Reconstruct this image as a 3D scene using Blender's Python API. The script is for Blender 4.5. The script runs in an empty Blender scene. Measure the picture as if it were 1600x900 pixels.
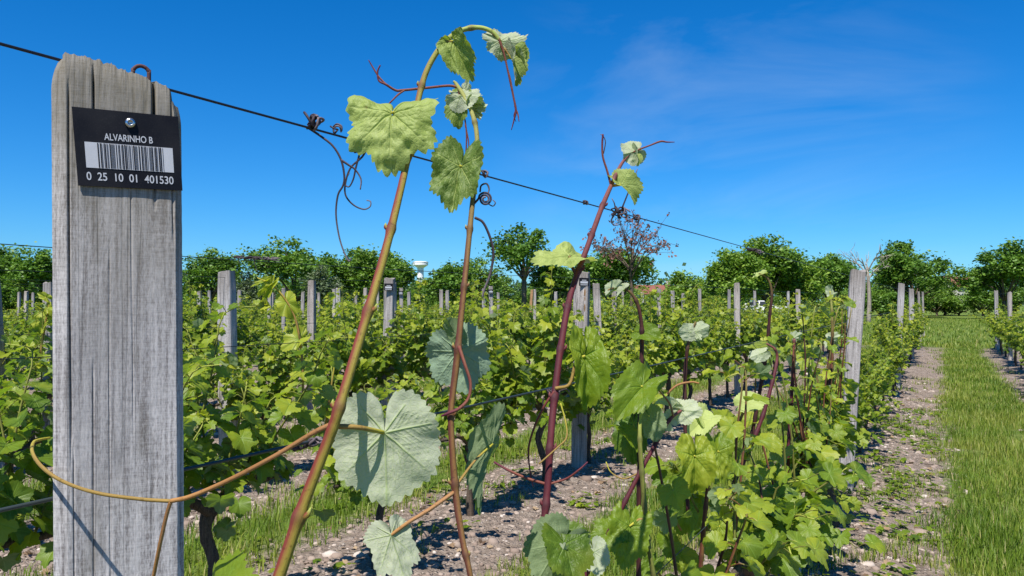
import bpy, math, random
import numpy as np
from mathutils import Vector, Matrix

random.seed(7)
rng = np.random.default_rng(7)
SC = bpy.context.scene
COL = SC.collection
R = math.radians
FPX = 1232.0                       # focal length in pixels of the 1600 px wide photograph
CAM_H = 1.45
CAM = np.array([0.641, 0.0, CAM_H])
YAW, PITCH = R(28.58), R(0.93)     # rows run along +Y, the camera looks left of them
F0 = np.array([-math.sin(YAW), math.cos(YAW), 0.0])
RT = np.array([math.cos(YAW), math.sin(YAW), 0.0])
FW = F0 * math.cos(PITCH) + np.array([0, 0, math.sin(PITCH)])
UP = np.cross(RT, FW)

# ------------------------------------------------------------------ camera, sky, sun, exposure
cam_d = bpy.data.cameras.new('camera')
cam_d.sensor_width = 36.0
cam_d.lens = 36.0 * FPX / 1600.0
cam_d.clip_start, cam_d.clip_end = 0.02, 3000
cam = bpy.data.objects.new('camera', cam_d)
COL.objects.link(cam)
m = Matrix.Identity(4)
for i in range(3):
    m[i][0], m[i][1], m[i][2], m[i][3] = RT[i], UP[i], -FW[i], CAM[i]
cam.matrix_world = m
SC.camera = cam

SUN_EL = R(60)
hz = -RT * 0.40 - F0 * 0.90
hz /= np.linalg.norm(hz)
SUN = hz * math.cos(SUN_EL) + np.array([0, 0, math.sin(SUN_EL)])
w = bpy.data.worlds.new('World')
SC.world = w
w.use_nodes = True
wn, wl = w.node_tree.nodes, w.node_tree.links
wn.clear()
out = wn.new('ShaderNodeOutputWorld')
bg = wn.new('ShaderNodeBackground')
sky = wn.new('ShaderNodeTexSky')
sky.sky_type = 'NISHITA'
sky.sun_disc = False
sky.sun_elevation = SUN_EL
sky.sun_rotation = math.atan2(SUN[0], SUN[1])
sky.altitude = 100
sky.air_density, sky.dust_density, sky.ozone_density = 1.0, 0.1, 2.5
hs = wn.new('ShaderNodeHueSaturation')
hs.inputs['Saturation'].default_value = 1.12
hs.inputs['Value'].default_value = 1.0
tn = wn.new('ShaderNodeMix')
tn.data_type = 'RGBA'
tn.blend_type = 'MULTIPLY'
tn.inputs['Factor'].default_value = 1.0
tn.inputs['B'].default_value = (0.34, 0.645, 1.0, 1)
wl.new(sky.outputs[0], tn.inputs['A'])
wl.new(tn.outputs['Result'], hs.inputs['Color'])
# faint cirrus streaks
tc = wn.new('ShaderNodeTexCoord')
sepw = wn.new('ShaderNodeSeparateXYZ')
wl.new(tc.outputs['Generated'], sepw.inputs[0])
mapw = wn.new('ShaderNodeMapping')
mapw.inputs['Rotation'].default_value = (R(8), R(-14), R(62))
mapw.inputs['Scale'].default_value = (1.5, 7.5, 9.0)
mapw.inputs['Location'].default_value = (0.35, 0.2, 0.1)
wl.new(tc.outputs['Generated'], mapw.inputs[0])
nzw = wn.new('ShaderNodeTexNoise')
nzw.inputs['Scale'].default_value = 1.1
nzw.inputs['Detail'].default_value = 7
nzw.inputs['Roughness'].default_value = 0.55
nzw.inputs['Distortion'].default_value = 0.5
wl.new(mapw.outputs[0], nzw.inputs['Vector'])
crw = wn.new('ShaderNodeValToRGB')
crw.color_ramp.elements[0].position = 0.46
crw.color_ramp.elements[1].position = 0.74
crw.color_ramp.elements[1].color = (0.22, 0.22, 0.22, 1)
wl.new(nzw.outputs['Fac'], crw.inputs[0])
dpw = wn.new('ShaderNodeVectorMath')
dpw.operation = 'DOT_PRODUCT'
wl.new(tc.outputs['Generated'], dpw.inputs[0])
_cd = RT * (340 / FPX) + UP * (225 / FPX) + FW
_cd /= np.linalg.norm(_cd)
dpw.inputs[1].default_value = tuple(_cd)
crm = wn.new('ShaderNodeValToRGB')
crm.color_ramp.elements[0].position = 0.955
crm.color_ramp.elements[1].position = 0.998
wl.new(dpw.outputs['Value'], crm.inputs[0])
mlw = wn.new('ShaderNodeMath')
mlw.operation = 'MULTIPLY'
wl.new(crw.outputs[0], mlw.inputs[0])
wl.new(crm.outputs[0], mlw.inputs[1])
mxw = wn.new('ShaderNodeMix')
mxw.data_type = 'RGBA'
wl.new(mlw.outputs[0], mxw.inputs['Factor'])
wl.new(hs.outputs[0], mxw.inputs['A'])
mxw.inputs['B'].default_value = (4.5, 5.5, 6.5, 1)
wl.new(mxw.outputs['Result'], bg.inputs['Color'])
bg.inputs['Strength'].default_value = 0.078
wl.new(bg.outputs[0], out.inputs[0])

sun_d = bpy.data.lights.new('sun', 'SUN')
sun_d.energy = 4.4
sun_d.angle = R(0.5)
sun_d.color = (1.0, 0.955, 0.88)
sun_o = bpy.data.objects.new('sun', sun_d)
COL.objects.link(sun_o)
sun_o.rotation_euler = Vector(SUN).to_track_quat('Z', 'Y').to_euler()

vs = SC.view_settings
vs.view_transform = 'Standard'
vs.look = 'None'
vs.exposure = 0.88
vs.gamma = 1.0
vs.use_curve_mapping = False
SC.cycles.max_bounces = 6
SC.cycles.transmission_bounces = 3
SC.cycles.use_denoising = True

# ------------------------------------------------------------------ helpers
def P(px, py, Z):
    """world point seen at photo pixel (px, py) at depth Z"""
    return CAM + RT * ((px - 800) / FPX * Z) + UP * ((450 - py) / FPX * Z) + FW * Z

def CV(x, y, z):
    """camera-space direction (right, up, towards the camera) to world"""
    return RT * x + UP * y - FW * z

def row_z(px, k):
    """depth at which the ray of pixel column px meets row k (k = 0 is the nearest row, +1 the next to its left)"""
    return (0.73 + 2.335 * k) / (0.5449 - (px - 800) / FPX)

def wire_z(px):
    return 0.798 / (0.5449 - (px - 800) / FPX)

def unit(a):
    a = np.asarray(a, float)
    return a / max(np.linalg.norm(a), 1e-9)

def _hash(ix, iy, iz, seed):
    n = (ix * 73856093) ^ (iy * 19349663) ^ (iz * 83492791) ^ (seed * 2654435761)
    n = (n ^ (n >> 13)) * 1274126177
    n = n & 0x7fffffff
    n = (n ^ (n >> 16)) & 0xffff
    return n / 65535.0

def vnoise(p, seed=0):
    p = np.asarray(p, float)
    i = np.floor(p).astype(np.int64)
    f = p - i
    f = f * f * (3 - 2 * f)
    r = 0
    for dx in (0, 1):
        for dy in (0, 1):
            for dz in (0, 1):
                wgt = (f[:, 0] if dx else 1 - f[:, 0]) * (f[:, 1] if dy else 1 - f[:, 1]) * (f[:, 2] if dz else 1 - f[:, 2])
                r = r + wgt * _hash(i[:, 0] + dx, i[:, 1] + dy, i[:, 2] + dz, seed)
    return r

def fbm(p, seed=0, octv=4):
    r, a, s = 0, 0.5, 1.0
    for o in range(octv):
        r = r + a * vnoise(np.asarray(p) * s, seed + o * 17)
        a *= 0.5
        s *= 2.03
    return r

class MB:
    """collects vertices, faces and per-vertex values; build() links them as one mesh object"""
    def __init__(self):
        self.v, self.f, self.a, self.n, self.mi = [], [], {}, 0, []
    def add(self, v, f, mi=0, **attrs):
        v = np.asarray(v, float).reshape(-1, 3)
        f = [np.asarray(x, np.int64) + self.n for x in (f if isinstance(f, list) else [f])]
        for x in f:
            self.f.append(x)
            self.mi.append(np.full(len(x), mi))
        for k, val in attrs.items():
            self.a.setdefault(k, []).append((self.n, np.broadcast_to(np.asarray(val, float), (len(v),)).copy()))
        self.v.append(v)
        self.n += len(v)
    def mesh(self, name, mats, off=(0, 0, 0), smooth=True):
        me = bpy.data.meshes.new(name)
        v = np.concatenate(self.v) - np.asarray(off, float)
        me.vertices.add(len(v))
        me.vertices.foreach_set('co', v.ravel())
        sizes = np.concatenate([np.full(len(x), x.shape[1]) for x in self.f])
        loops = np.concatenate([x.ravel() for x in self.f])
        starts = np.concatenate([[0], np.cumsum(sizes)[:-1]])
        me.loops.add(len(loops))
        me.loops.foreach_set('vertex_index', loops.astype(np.int32))
        me.polygons.add(len(sizes))
        me.polygons.foreach_set('loop_start', starts.astype(np.int32))
        me.polygons.foreach_set('loop_total', sizes.astype(np.int32))
        me.polygons.foreach_set('material_index', np.concatenate(self.mi).astype(np.int32))
        me.polygons.foreach_set('use_smooth', np.full(len(sizes), smooth))
        for k, lst in self.a.items():
            arr = np.zeros(len(v))
            for s, val in lst:
                arr[s:s + len(val)] = val
            at = me.attributes.new(k, 'FLOAT', 'POINT')
            at.data.foreach_set('value', arr.astype(np.float32))
        for mm in (mats if isinstance(mats, (list, tuple)) else [mats]):
            me.materials.append(mm)
        me.update()
        me.validate()
        return me
    def build(self, name, mats, parent=None, off=(0, 0, 0), smooth=True):
        o = bpy.data.objects.new(name, self.mesh(name, mats, off, smooth))
        COL.objects.link(o)
        if parent is not None:
            o.parent = parent
        return o

def tag(o, label=None, cat=None, group=None, kind=None):
    if label: o['label'] = label
    if cat: o['category'] = cat
    if group: o['group'] = group
    if kind: o['kind'] = kind
    return o

def thing(name, loc, label, cat, group=None):
    o = bpy.data.objects.new(name, None)
    o.empty_display_size = 0.1
    o.location = loc
    COL.objects.link(o)
    return tag(o, label, cat, group)

def dup(root, loc, rotz=0, scale=1, label=None, group=None):
    r = root.copy()
    COL.objects.link(r)
    r.location, r.rotation_euler, r.scale = loc, (0, 0, rotz), (scale,) * 3
    if label: r['label'] = label
    if group: r['group'] = group
    for ch in list(root.children):
        c = ch.copy()
        COL.objects.link(c)
        c.parent = r
        for g in list(ch.children):
            d = g.copy()
            COL.objects.link(d)
            d.parent = c
    return r

def spline(pts, n=5):
    """Catmull-Rom through points of any dimension"""
    p = np.asarray(pts, float)
    if len(p) < 3:
        t = np.linspace(0, 1, n + 1)[:, None]
        return p[0] * (1 - t) + p[-1] * t
    q = np.vstack([2 * p[0] - p[1], p, 2 * p[-1] - p[-2]])
    o = []
    for i in range(1, len(q) - 2):
        for t in np.arange(n) / n:
            a, b, c, d = q[i - 1], q[i], q[i + 1], q[i + 2]
            o.append(0.5 * (2 * b + (c - a) * t + (2 * a - 5 * b + 4 * c - d) * t * t + (3 * b - a - 3 * c + d) * t ** 3))
    o.append(q[-2])
    return np.array(o)

def tube(mb, pts, rad, sides=8, sub=5, mi=0, bump=0.0, internode=0.0, **attrs):
    """a tapered tube through points; rad one per point; stores 'side' (which way the skin faces) and 'along'"""
    pts = np.asarray(pts, float)
    rad = np.broadcast_to(np.asarray(rad, float), (len(pts),))
    s = spline(np.hstack([pts, rad[:, None]]), sub) if sub else np.hstack([pts, rad[:, None]])
    c, r = s[:, :3], np.maximum(s[:, 3], 1e-5)
    nd = np.zeros(len(c))
    if internode:
        ln = np.cumsum(np.r_[0, np.linalg.norm(np.diff(c, axis=0), axis=1)])
        ph = np.abs((ln + internode * 0.37) / internode - np.round((ln + internode * 0.37) / internode)) * internode
        nd = np.exp(-(ph / (1.1 * r + 0.001)) ** 2)
        r = r * (1 + 0.32 * nd)
    t = np.gradient(c, axis=0)
    t /= np.maximum(np.linalg.norm(t, axis=1)[:, None], 1e-9)
    nrm = np.cross(t[0], [0.3, 0.2, 0.9])
    if np.linalg.norm(nrm) < 0.05:
        nrm = np.cross(t[0], [1, 0, 0])
    nrm = unit(nrm)
    ang = np.arange(sides) * 2 * math.pi / sides
    V, S = [], []
    for i in range(len(c)):
        nrm = unit(nrm - t[i] * np.dot(nrm, t[i]))
        b = np.cross(t[i], nrm)
        d = np.cos(ang)[:, None] * nrm + np.sin(ang)[:, None] * b
        rr = r[i] * (1 + bump * (rng.random(sides) - 0.5))[:, None]
        V.append(c[i] + d * rr)
        S.append(d @ RT)
    V.append(c[:1] - t[:1] * r[0] * 0.3)
    V.append(c[-1:] + t[-1:] * r[-1] * 0.6)
    nv = len(c) * sides
    i, j = np.meshgrid(np.arange(len(c) - 1), np.arange(sides), indexing='ij')
    a = (i * sides + j).ravel()
    b = (i * sides + (j + 1) % sides).ravel()
    q = np.stack([a, b, b + sides, a + sides], 1)
    k = np.arange(sides)
    cap = np.concatenate([np.stack([np.full(sides, nv), (k + 1) % sides, k], 1),
                          np.stack([np.full(sides, nv + 1), nv - sides + k, nv - sides + (k + 1) % sides], 1)])
    al = np.repeat(np.linspace(0, 1, len(c)), sides)
    mb.add(np.concatenate(V), [q, cap], mi, side=np.concatenate(S + [np.zeros(2)]), along=np.concatenate([al, [0, 1]]), node=np.concatenate([np.repeat(nd, sides), [0, 0]]), **attrs)

def box(mb, c, h, ax=None, mi=0):
    """box with centre c, half sizes h, optional 3x3 axes (rows)"""
    ax = np.eye(3) if ax is None else np.asarray(ax)
    s = np.array([[x, y, z] for x in (-1, 1) for y in (-1, 1) for z in (-1, 1)], float) * np.asarray(h)
    mb.add(np.asarray(c) + s @ ax, np.array([[0, 1, 3, 2], [4, 6, 7, 5], [0, 4, 5, 1], [2, 3, 7, 6], [0, 2, 6, 4], [1, 5, 7, 3]]), mi)

# ------------------------------------------------------------------ materials
class NT:
    def __init__(self, name):
        self.m = bpy.data.materials.new(name)
        self.m.use_nodes = True
        self.n, self.l = self.m.node_tree.nodes, self.m.node_tree.links
        self.n.clear()
        self.o = self.n.new('ShaderNodeOutputMaterial')
    def node(self, typ, props=None, **ins):
        nd = self.n.new('ShaderNode' + typ)
        for k, v in (props or {}).items():
            setattr(nd, k, v)
        for k, v in ins.items():
            self.set(nd, k.replace('_', ' '), v)
        return nd
    def set(self, nd, k, v):
        s = nd.inputs[int(k)] if k.strip().isdigit() else nd.inputs[k]
        if hasattr(v, 'is_output') or hasattr(v, 'links'):
            self.l.new(v, s)
        else:
            if isinstance(v, tuple) and len(v) == 3 and s.type == 'RGBA':
                v = v + (1,)
            s.default_value = v
    def attr(self, name):
        return self.node('Attribute', {'attribute_name': name}).outputs['Fac']
    def math(self, op, a, b=0.0, c=None):
        nd = self.node('Math', {'operation': op})
        self.set(nd, '0', a)
        self.set(nd, '1', b)
        if c is not None: self.set(nd, '2', c)
        return nd.outputs[0]
    def mix(self, f, a, b, blend='MIX'):
        nd = self.node('Mix', {'data_type': 'RGBA', 'blend_type': blend})
        self.set(nd, 'Factor', f)
        self.set(nd, 'A', a)
        self.set(nd, 'B', b)
        return nd.outputs['Result']
    def ramp(self, f, stops):
        nd = self.node('ValToRGB')
        e = nd.color_ramp.elements
        while len(e) < len(stops): e.new(0.5)
        for x, (p, c) in zip(e, stops):
            x.position = p
            x.color = (c if len(c) == 4 else c + (1,)) if isinstance(c, tuple) else (c, c, c, 1)
        self.l.new(f, nd.inputs[0])
        return nd.outputs[0]
    def noise(self, vec, scale, detail=4, rough=0.55, dist=0.0):
        nd = self.node('TexNoise', None, Scale=scale, Detail=detail, Roughness=rough, Distortion=dist)
        if vec is not None: self.l.new(vec, nd.inputs['Vector'])
        return nd.outputs['Fac']
    def coord(self, kind='Object', scale=None, rot=None):
        v = self.node('TexCoord').outputs[kind]
        if scale or rot:
            mp = self.node('Mapping')
            if scale: mp.inputs['Scale'].default_value = scale
            if rot: mp.inputs['Rotation'].default_value = rot
            self.l.new(v, mp.inputs[0])
            v = mp.outputs[0]
        return v
    def bump(self, h, strength=0.3, dist=0.01):
        nd = self.node('Bump', None, Strength=strength, Distance=dist)
        self.l.new(h, nd.inputs['Height'])
        return nd.outputs['Normal']
    def finish(self, col, rough=0.7, spec=0.3, normal=None, metal=0.0, transl=None, tf=0.0, sheen=0.0):
        b = self.node('BsdfPrincipled')
        self.set(b, 'Base Color', col)
        self.set(b, 'Roughness', rough)
        self.set(b, 'Metallic', metal)
        self.set(b, 'Specular IOR Level', spec)
        if normal is not None: self.l.new(normal, b.inputs['Normal'])
        s = b.outputs[0]
        if transl is not None:
            t = self.node('BsdfTranslucent')
            self.set(t, 'Color', transl)
            if normal is not None: self.l.new(normal, t.inputs['Normal'])
            mx = self.node('MixShader')
            self.set(mx, '0', tf)
            self.l.new(s, mx.inputs[1])
            self.l.new(t.outputs[0], mx.inputs[2])
            s = mx.outputs[0]
        self.l.new(s, self.o.inputs['Surface'])
        return self.m

def plain(name, col, rough=0.6, spec=0.3, metal=0.0, var=0.25, scale=40):
    t = NT(name)
    n = t.noise(t.coord(), scale, 4)
    c = t.mix(t.math('MULTIPLY', n, var * 2), col, tuple(x * 0.55 for x in col))
    return t.finish(c, rough, spec, None, metal)

def leaf_mat(name, dark, mid, light, under, vein, veinu, tf=0.34, rough=0.45, glow=(1.35, 1.45, 0.5), blister=1.0):
    """two-sided leaf: green upper side, pale felted underside, veins in both; 'tint' runs from old dark to young light"""
    t = NT(name)
    obj = t.coord()
    rnd = t.node('ObjectInfo').outputs['Random']
    n1 = t.noise(obj, 26, 4)
    tint = t.math('ADD', t.attr('tint'), t.math('MULTIPLY', t.math('SUBTRACT', n1, 0.5), 0.35))
    tint = t.math('ADD', tint, t.math('MULTIPLY', t.math('SUBTRACT', rnd, 0.5), 0.26))
    up = t.ramp(tint, [(0.0, dark), (0.5, mid), (1.0, light)])
    v = t.attr('vein')
    up = t.mix(t.math('MULTIPLY', v, 0.75), up, vein)
    vo = t.node('TexVoronoi', {'feature': 'DISTANCE_TO_EDGE'}, Scale=210.0)
    t.l.new(obj, vo.inputs['Vector'])
    net = t.ramp(vo.outputs['Distance'], [(0.0, 1.0), (0.10, 0.0)])
    up = t.mix(t.math('MULTIPLY', net, 0.22), up, vein)
    n5 = t.noise(obj, 9, 3)
    up = t.mix(t.ramp(n5, [(0.52, 0.0), (0.75, 0.5)]), up, light)
    # brown specks and edge scorch
    sp = t.ramp(t.noise(obj, 160, 2), [(0.70, 0.0), (0.78, 0.55)])
    up = t.mix(sp, up, (0.16, 0.12, 0.03))
    un = t.mix(t.math('MULTIPLY', n1, 0.6), under, tuple(x * 0.72 for x in under))
    un = t.mix(t.math('MULTIPLY', net, 0.3), un, veinu)
    un = t.mix(t.math('MULTIPLY', v, 0.85), un, veinu)
    un = t.mix(t.ramp(n5, [(0.5, 0.0), (0.72, 0.35)]), un, tuple(x * 0.7 for x in veinu))
    back = t.node('NewGeometry').outputs['Backfacing']
    c = t.mix(back, up, un)
    bl = t.noise(obj, 420, 3, 0.6)
    h = t.math('SUBTRACT', t.math('SUBTRACT', t.math('MULTIPLY', bl, 0.5), t.math('MULTIPLY', v, 0.7)), t.math('MULTIPLY', net, 0.14))
    nrm = t.bump(h, 0.34 * blister, 0.0025)
    tr = t.mix(1.0, up, glow, 'MULTIPLY')
    ro = t.math('ADD', t.math('MULTIPLY', back, 0.35), rough)
    return t.finish(c, ro, 0.35, nrm, 0.0, tr, tf)

def stem_mat(name, left, right, tip, line=0.35):
    """pigment differs round the stem ('side') and towards the tip ('along'), with lengthwise streaks and scuffs"""
    t = NT(name)
    cb = t.node('CombineXYZ')
    t.set(cb, 'X', t.math('MULTIPLY', t.attr('side'), 7.0))
    t.set(cb, 'Y', t.math('MULTIPLY', t.attr('along'), 5.0))
    n = t.noise(cb.outputs[0], 1.6, 5, 0.65)
    n2 = t.noise(t.coord(), 30, 4)
    n3 = t.noise(t.coord(), 260, 3)
    f = t.math('ADD', t.math('MULTIPLY', t.attr('side'), 0.72), 0.5)
    f = t.math('ADD', f, t.math('MULTIPLY', t.math('SUBTRACT', n, 0.5), 0.85))
    f = t.math('ADD', f, t.math('MULTIPLY', t.math('SUBTRACT', n2, 0.5), 0.8))
    c = t.ramp(f, [(0.2, left), (0.8, right)])
    c = t.mix(t.ramp(t.attr('along'), [(0.55, 0.0), (0.85, 1.0)]), c, tip)
    c = t.mix(t.ramp(n3, [(0.60, 0.0), (0.70, 0.5)]), c, tuple(x * 0.35 for x in left))
    c = t.mix(t.math('MULTIPLY', t.attr('node'), 0.55), c, tuple(x * 0.5 + 0.01 for x in left))
    h = t.math('ADD', t.math('MULTIPLY', n, 0.8), t.math('MULTIPLY', n3, 0.3))
    return t.finish(c, 0.62, 0.25, t.bump(h, 0.5, 0.0015))

def wood_mat(name, base, dark, warm, scale=1.0, crack=0.5, lichen=0.4):
    t = NT(name)
    ob = t.node('ObjectInfo').outputs['Random']
    v = t.node('TexCoord').outputs['Object']
    ad = t.node('VectorMath', {'operation': 'ADD'})
    cmb = t.node('CombineXYZ')
    t.set(cmb, 'Z', t.math('MULTIPLY', ob, 31.7))
    t.set(cmb, 'X', t.math('MULTIPLY', ob, 3.1))
    t.l.new(v, ad.inputs[0])
    t.l.new(cmb.outputs[0], ad.inputs[1])
    v = ad.outputs[0]
    def mp(s):
        m_ = t.node('Mapping')
        m_.inputs['Scale'].default_value = s
        t.l.new(v, m_.inputs[0])
        return m_.outputs[0]
    grain = t.noise(mp((260 * scale, 260 * scale, 9 * scale)), 1.0, 6, 0.65)
    fib = t.noise(mp((760 * scale, 760 * scale, 190 * scale)), 1.0, 5, 0.7)
    saw = t.noise(mp((70 * scale, 70 * scale, 800 * scale)), 1.0, 4, 0.6)
    blot = t.noise(mp((9 * scale, 9 * scale, 3.5 * scale)), 1.0, 4, 0.5)
    ck = t.noise(mp((75 * scale, 75 * scale, 1.6 * scale)), 1.0, 2, 0.4)
    ckl = t.ramp(t.math('ABSOLUTE', t.math('SUBTRACT', ck, 0.5)), [(0.0, 1.0), (0.022, 0.0)])
    ckm = t.ramp(blot, [(0.40, 0.0), (0.55, 1.0)])
    ckl = t.math('MULTIPLY', t.math('MULTIPLY', ckl, ckm), crack)
    g = t.math('ADD', t.math('MULTIPLY', grain, 0.45), t.math('ADD', t.math('MULTIPLY', fib, 0.38), t.math('MULTIPLY', saw, 0.17)))
    c = t.ramp(g, [(0.41, dark), (0.50, base), (0.59, tuple(min(1, x * 1.5) for x in base))])
    c = t.mix(t.ramp(blot, [(0.42, 0.0), (0.72, 0.65)]), c, tuple(x * 0.62 for x in base))
    c = t.mix(1.0, c, t.ramp(ob, [(0.0, (0.80, 0.74, 0.68)), (0.5, (1.0, 1.0, 1.0)), (1.0, (1.0, 0.93, 0.84))]), 'MULTIPLY')
    c = t.mix(t.ramp(t.noise(mp((30 * scale, 30 * scale, 7 * scale)), 1.0, 3), [(0.60, 0.0), (0.75, 0.55)]), c, tuple(x * 0.4 for x in warm))
    c = t.mix(ckl, c, (0.012, 0.010, 0.008))
    c = t.mix(t.math('MULTIPLY', t.attr('crack'), 0.6), c, (0.02, 0.017, 0.014))
    sep = t.node('SeparateXYZ')
    t.l.new(t.node('TexCoord').outputs['Object'], sep.inputs[0])
    hz_ = t.math('MULTIPLY', t.ramp(t.math('ADD', sep.outputs['Z'], t.math('MULTIPLY', t.math('SUBTRACT', blot, 0.5), 0.3)),
                                    [(1.52 / 2, 0.0), (1.66 / 2, 1.0)]), 0.0) if False else None
    wz = t.node('MapRange', None)
    t.l.new(t.math('ADD', sep.outputs['Z'], t.math('MULTIPLY', t.math('SUBTRACT', blot, 0.5), 0.35)), wz.inputs['Value'])
    wz.inputs['From Min'].default_value = 1.45
    wz.inputs['From Max'].default_value = 1.68
    c = t.mix(t.math('MULTIPLY', wz.outputs[0], lichen), c, t.mix(fib, warm, tuple(x * 0.35 for x in warm)))
    h = t.math('SUBTRACT', g, t.math('MULTIPLY', ckl, 1.2))
    return t.finish(c, 0.88, 0.15, t.bump(h, 0.35, 0.0012 / max(scale, 0.3)))

M = {}
M['wood_near'] = wood_mat('grey_oak_near', (0.43, 0.42, 0.425), (0.16, 0.145, 0.145), (0.22, 0.19, 0.125), 1.0, 0.35, 0.75)
M['wood'] = wood_mat('grey_post_wood', (0.38, 0.36, 0.355), (0.16, 0.147, 0.143), (0.20, 0.17, 0.14), 0.5, 0.6, 0.6)
M['wood_tan'] = wood_mat('tan_post_wood', (0.40, 0.25, 0.13), (0.17, 0.10, 0.05), (0.3, 0.2, 0.12), 0.5, 0.6, 0.3)
M['bark'] = wood_mat('vine_bark', (0.105, 0.080, 0.062), (0.028, 0.021, 0.017), (0.09, 0.07, 0.05), 0.5, 0.9, 0.0)
M['trunk'] = wood_mat('tree_bark', (0.13, 0.105, 0.08), (0.04, 0.033, 0.026), (0.1, 0.08, 0.06), 0.05, 0.5, 0.0)
M['pale_trunk'] = wood_mat('dead_tree_bark', (0.36, 0.33, 0.29), (0.15, 0.13, 0.11), (0.3, 0.27, 0.24), 0.05, 0.4, 0.0)
M['leaf_young'] = leaf_mat('young_felted_leaf', (0.07, 0.13, 0.015), (0.225, 0.30, 0.055), (0.44, 0.50, 0.17), (0.49, 0.52, 0.385), (0.44, 0.50, 0.17), (0.35, 0.43, 0.19), 0.38, 0.55)
M['leaf'] = leaf_mat('vine_leaf', (0.036, 0.088, 0.010), (0.158, 0.232, 0.012), (0.38, 0.40, 0.036), (0.21, 0.28, 0.14), (0.20, 0.32, 0.05), (0.30, 0.38, 0.2), 0.46, 0.42)
M['leaf_shade'] = leaf_mat('blue_green_leaf', (0.04, 0.09, 0.02), (0.10, 0.18, 0.03), (0.22, 0.30, 0.06), (0.26, 0.36, 0.24), (0.20, 0.32, 0.05), (0.28, 0.37, 0.2), 0.2, 0.5)
M['stem_olive'] = stem_mat('olive_red_shoot', (0.15, 0.028, 0.018), (0.25, 0.20, 0.028), (0.30, 0.35, 0.075))
M['stem_brown'] = stem_mat('brown_shoot', (0.085, 0.025, 0.014), (0.19, 0.10, 0.03), (0.30, 0.30, 0.08))
M['stem_red'] = stem_mat('crimson_shoot', (0.058, 0.008, 0.013), (0.105, 0.017, 0.022), (0.17, 0.06, 0.05))
M['stem_dark'] = stem_mat('dark_red_shoot', (0.035, 0.010, 0.010), (0.085, 0.028, 0.020), (0.16, 0.12, 0.035))
M['stem_green'] = stem_mat('green_cane', (0.10, 0.10, 0.02), (0.16, 0.18, 0.03), (0.30, 0.33, 0.06))
M['tendril_green'] = stem_mat('yellow_green_tendril', (0.20, 0.13, 0.03), (0.30, 0.19, 0.05), (0.36, 0.33, 0.035), 0.1)
M['tendril_orange'] = stem_mat('orange_tendril', (0.22, 0.10, 0.03), (0.36, 0.19, 0.08), (0.32, 0.16, 0.05), 0.1)
M['tendril_red'] = stem_mat('reddish_tendril', (0.13, 0.03, 0.025), (0.20, 0.075, 0.04), (0.10, 0.02, 0.035), 0.1)
M['tendril_dry'] = stem_mat('dry_tendril', (0.022, 0.014, 0.018), (0.07, 0.05, 0.055), (0.16, 0.13, 0.14), 0.3)
M['wire'] = plain('dark_wire', (0.035, 0.037, 0.045), 0.45, 0.5, 0.6)
M['wire_green'] = plain('weathered_green_wire', (0.045, 0.06, 0.058), 0.5, 0.5, 0.4)
M['rust'] = plain('rusty_iron', (0.115, 0.055, 0.05), 0.75, 0.3, 0.3, 0.5, 300)
M['plate'] = plain('black_plate', (0.004, 0.004, 0.007), 0.55, 0.12)
def plate_mat():
    t = NT('dusty_black_plate')
    ob = t.coord()
    d = t.ramp(t.noise(ob, 900, 3), [(0.56, 0.0), (0.74, 1.0)])
    s_ = t.ramp(t.noise(t.coord(scale=(30, 30, 700)), 1.0, 3), [(0.66, 0.0), (0.74, 0.6)])
    g = t.ramp(t.noise(ob, 28, 3), [(0.40, 0.0), (0.75, 0.5)])
    c = t.mix(t.math('MULTIPLY', t.math('ADD', t.math('MULTIPLY', d, 0.5), t.math('ADD', s_, g)), 0.30), (0.004, 0.004, 0.007), (0.075, 0.07, 0.065))
    return t.finish(c, 0.5, 0.18)
M['plate'] = plate_mat()
M['plate_white'] = plain('white_print', (0.46, 0.47, 0.50), 0.5, 0.3, 0, 0.12, 200)
M['steel'] = plain('bright_steel', (0.62, 0.62, 0.63), 0.25, 0.5, 1.0, 0.2)
M['white'] = plain('white_paint', (0.78, 0.78, 0.77), 0.5, 0.3, 0, 0.08, 0.4)
M['car_paint'] = plain('white_car_paint', (0.75, 0.76, 0.78), 0.25, 0.5, 0, 0.02)
M['glass'] = plain('dark_car_glass', (0.02, 0.025, 0.03), 0.25, 0.3)
M['tyre'] = plain('black_rubber', (0.02, 0.02, 0.02), 0.8)
M['tail'] = plain('red_lamp_plastic', (0.35, 0.02, 0.02), 0.3)
M['render'] = plain('pale_rendered_wall', (0.55, 0.50, 0.42), 0.9, 0.2, 0, 0.15, 0.7)

def roof_mat():
    t = NT('red_roof_tiles')
    wv = t.node('TexWave', {'wave_type': 'BANDS', 'bands_direction': 'Z'}, Scale=2.0, Distortion=0.4)
    t.l.new(t.coord(), wv.inputs['Vector'])
    n = t.noise(t.coord(), 3.0, 4)
    c = t.mix(n, (0.27, 0.10, 0.07), (0.18, 0.075, 0.055))
    c = t.mix(t.math('MULTIPLY', wv.outputs['Fac'], 0.35), c, (0.15, 0.06, 0.045))
    return t.finish(c, 0.85, 0.2, t.bump(wv.outputs['Fac'], 0.4, 0.05))
M['roof'] = roof_mat()

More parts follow.
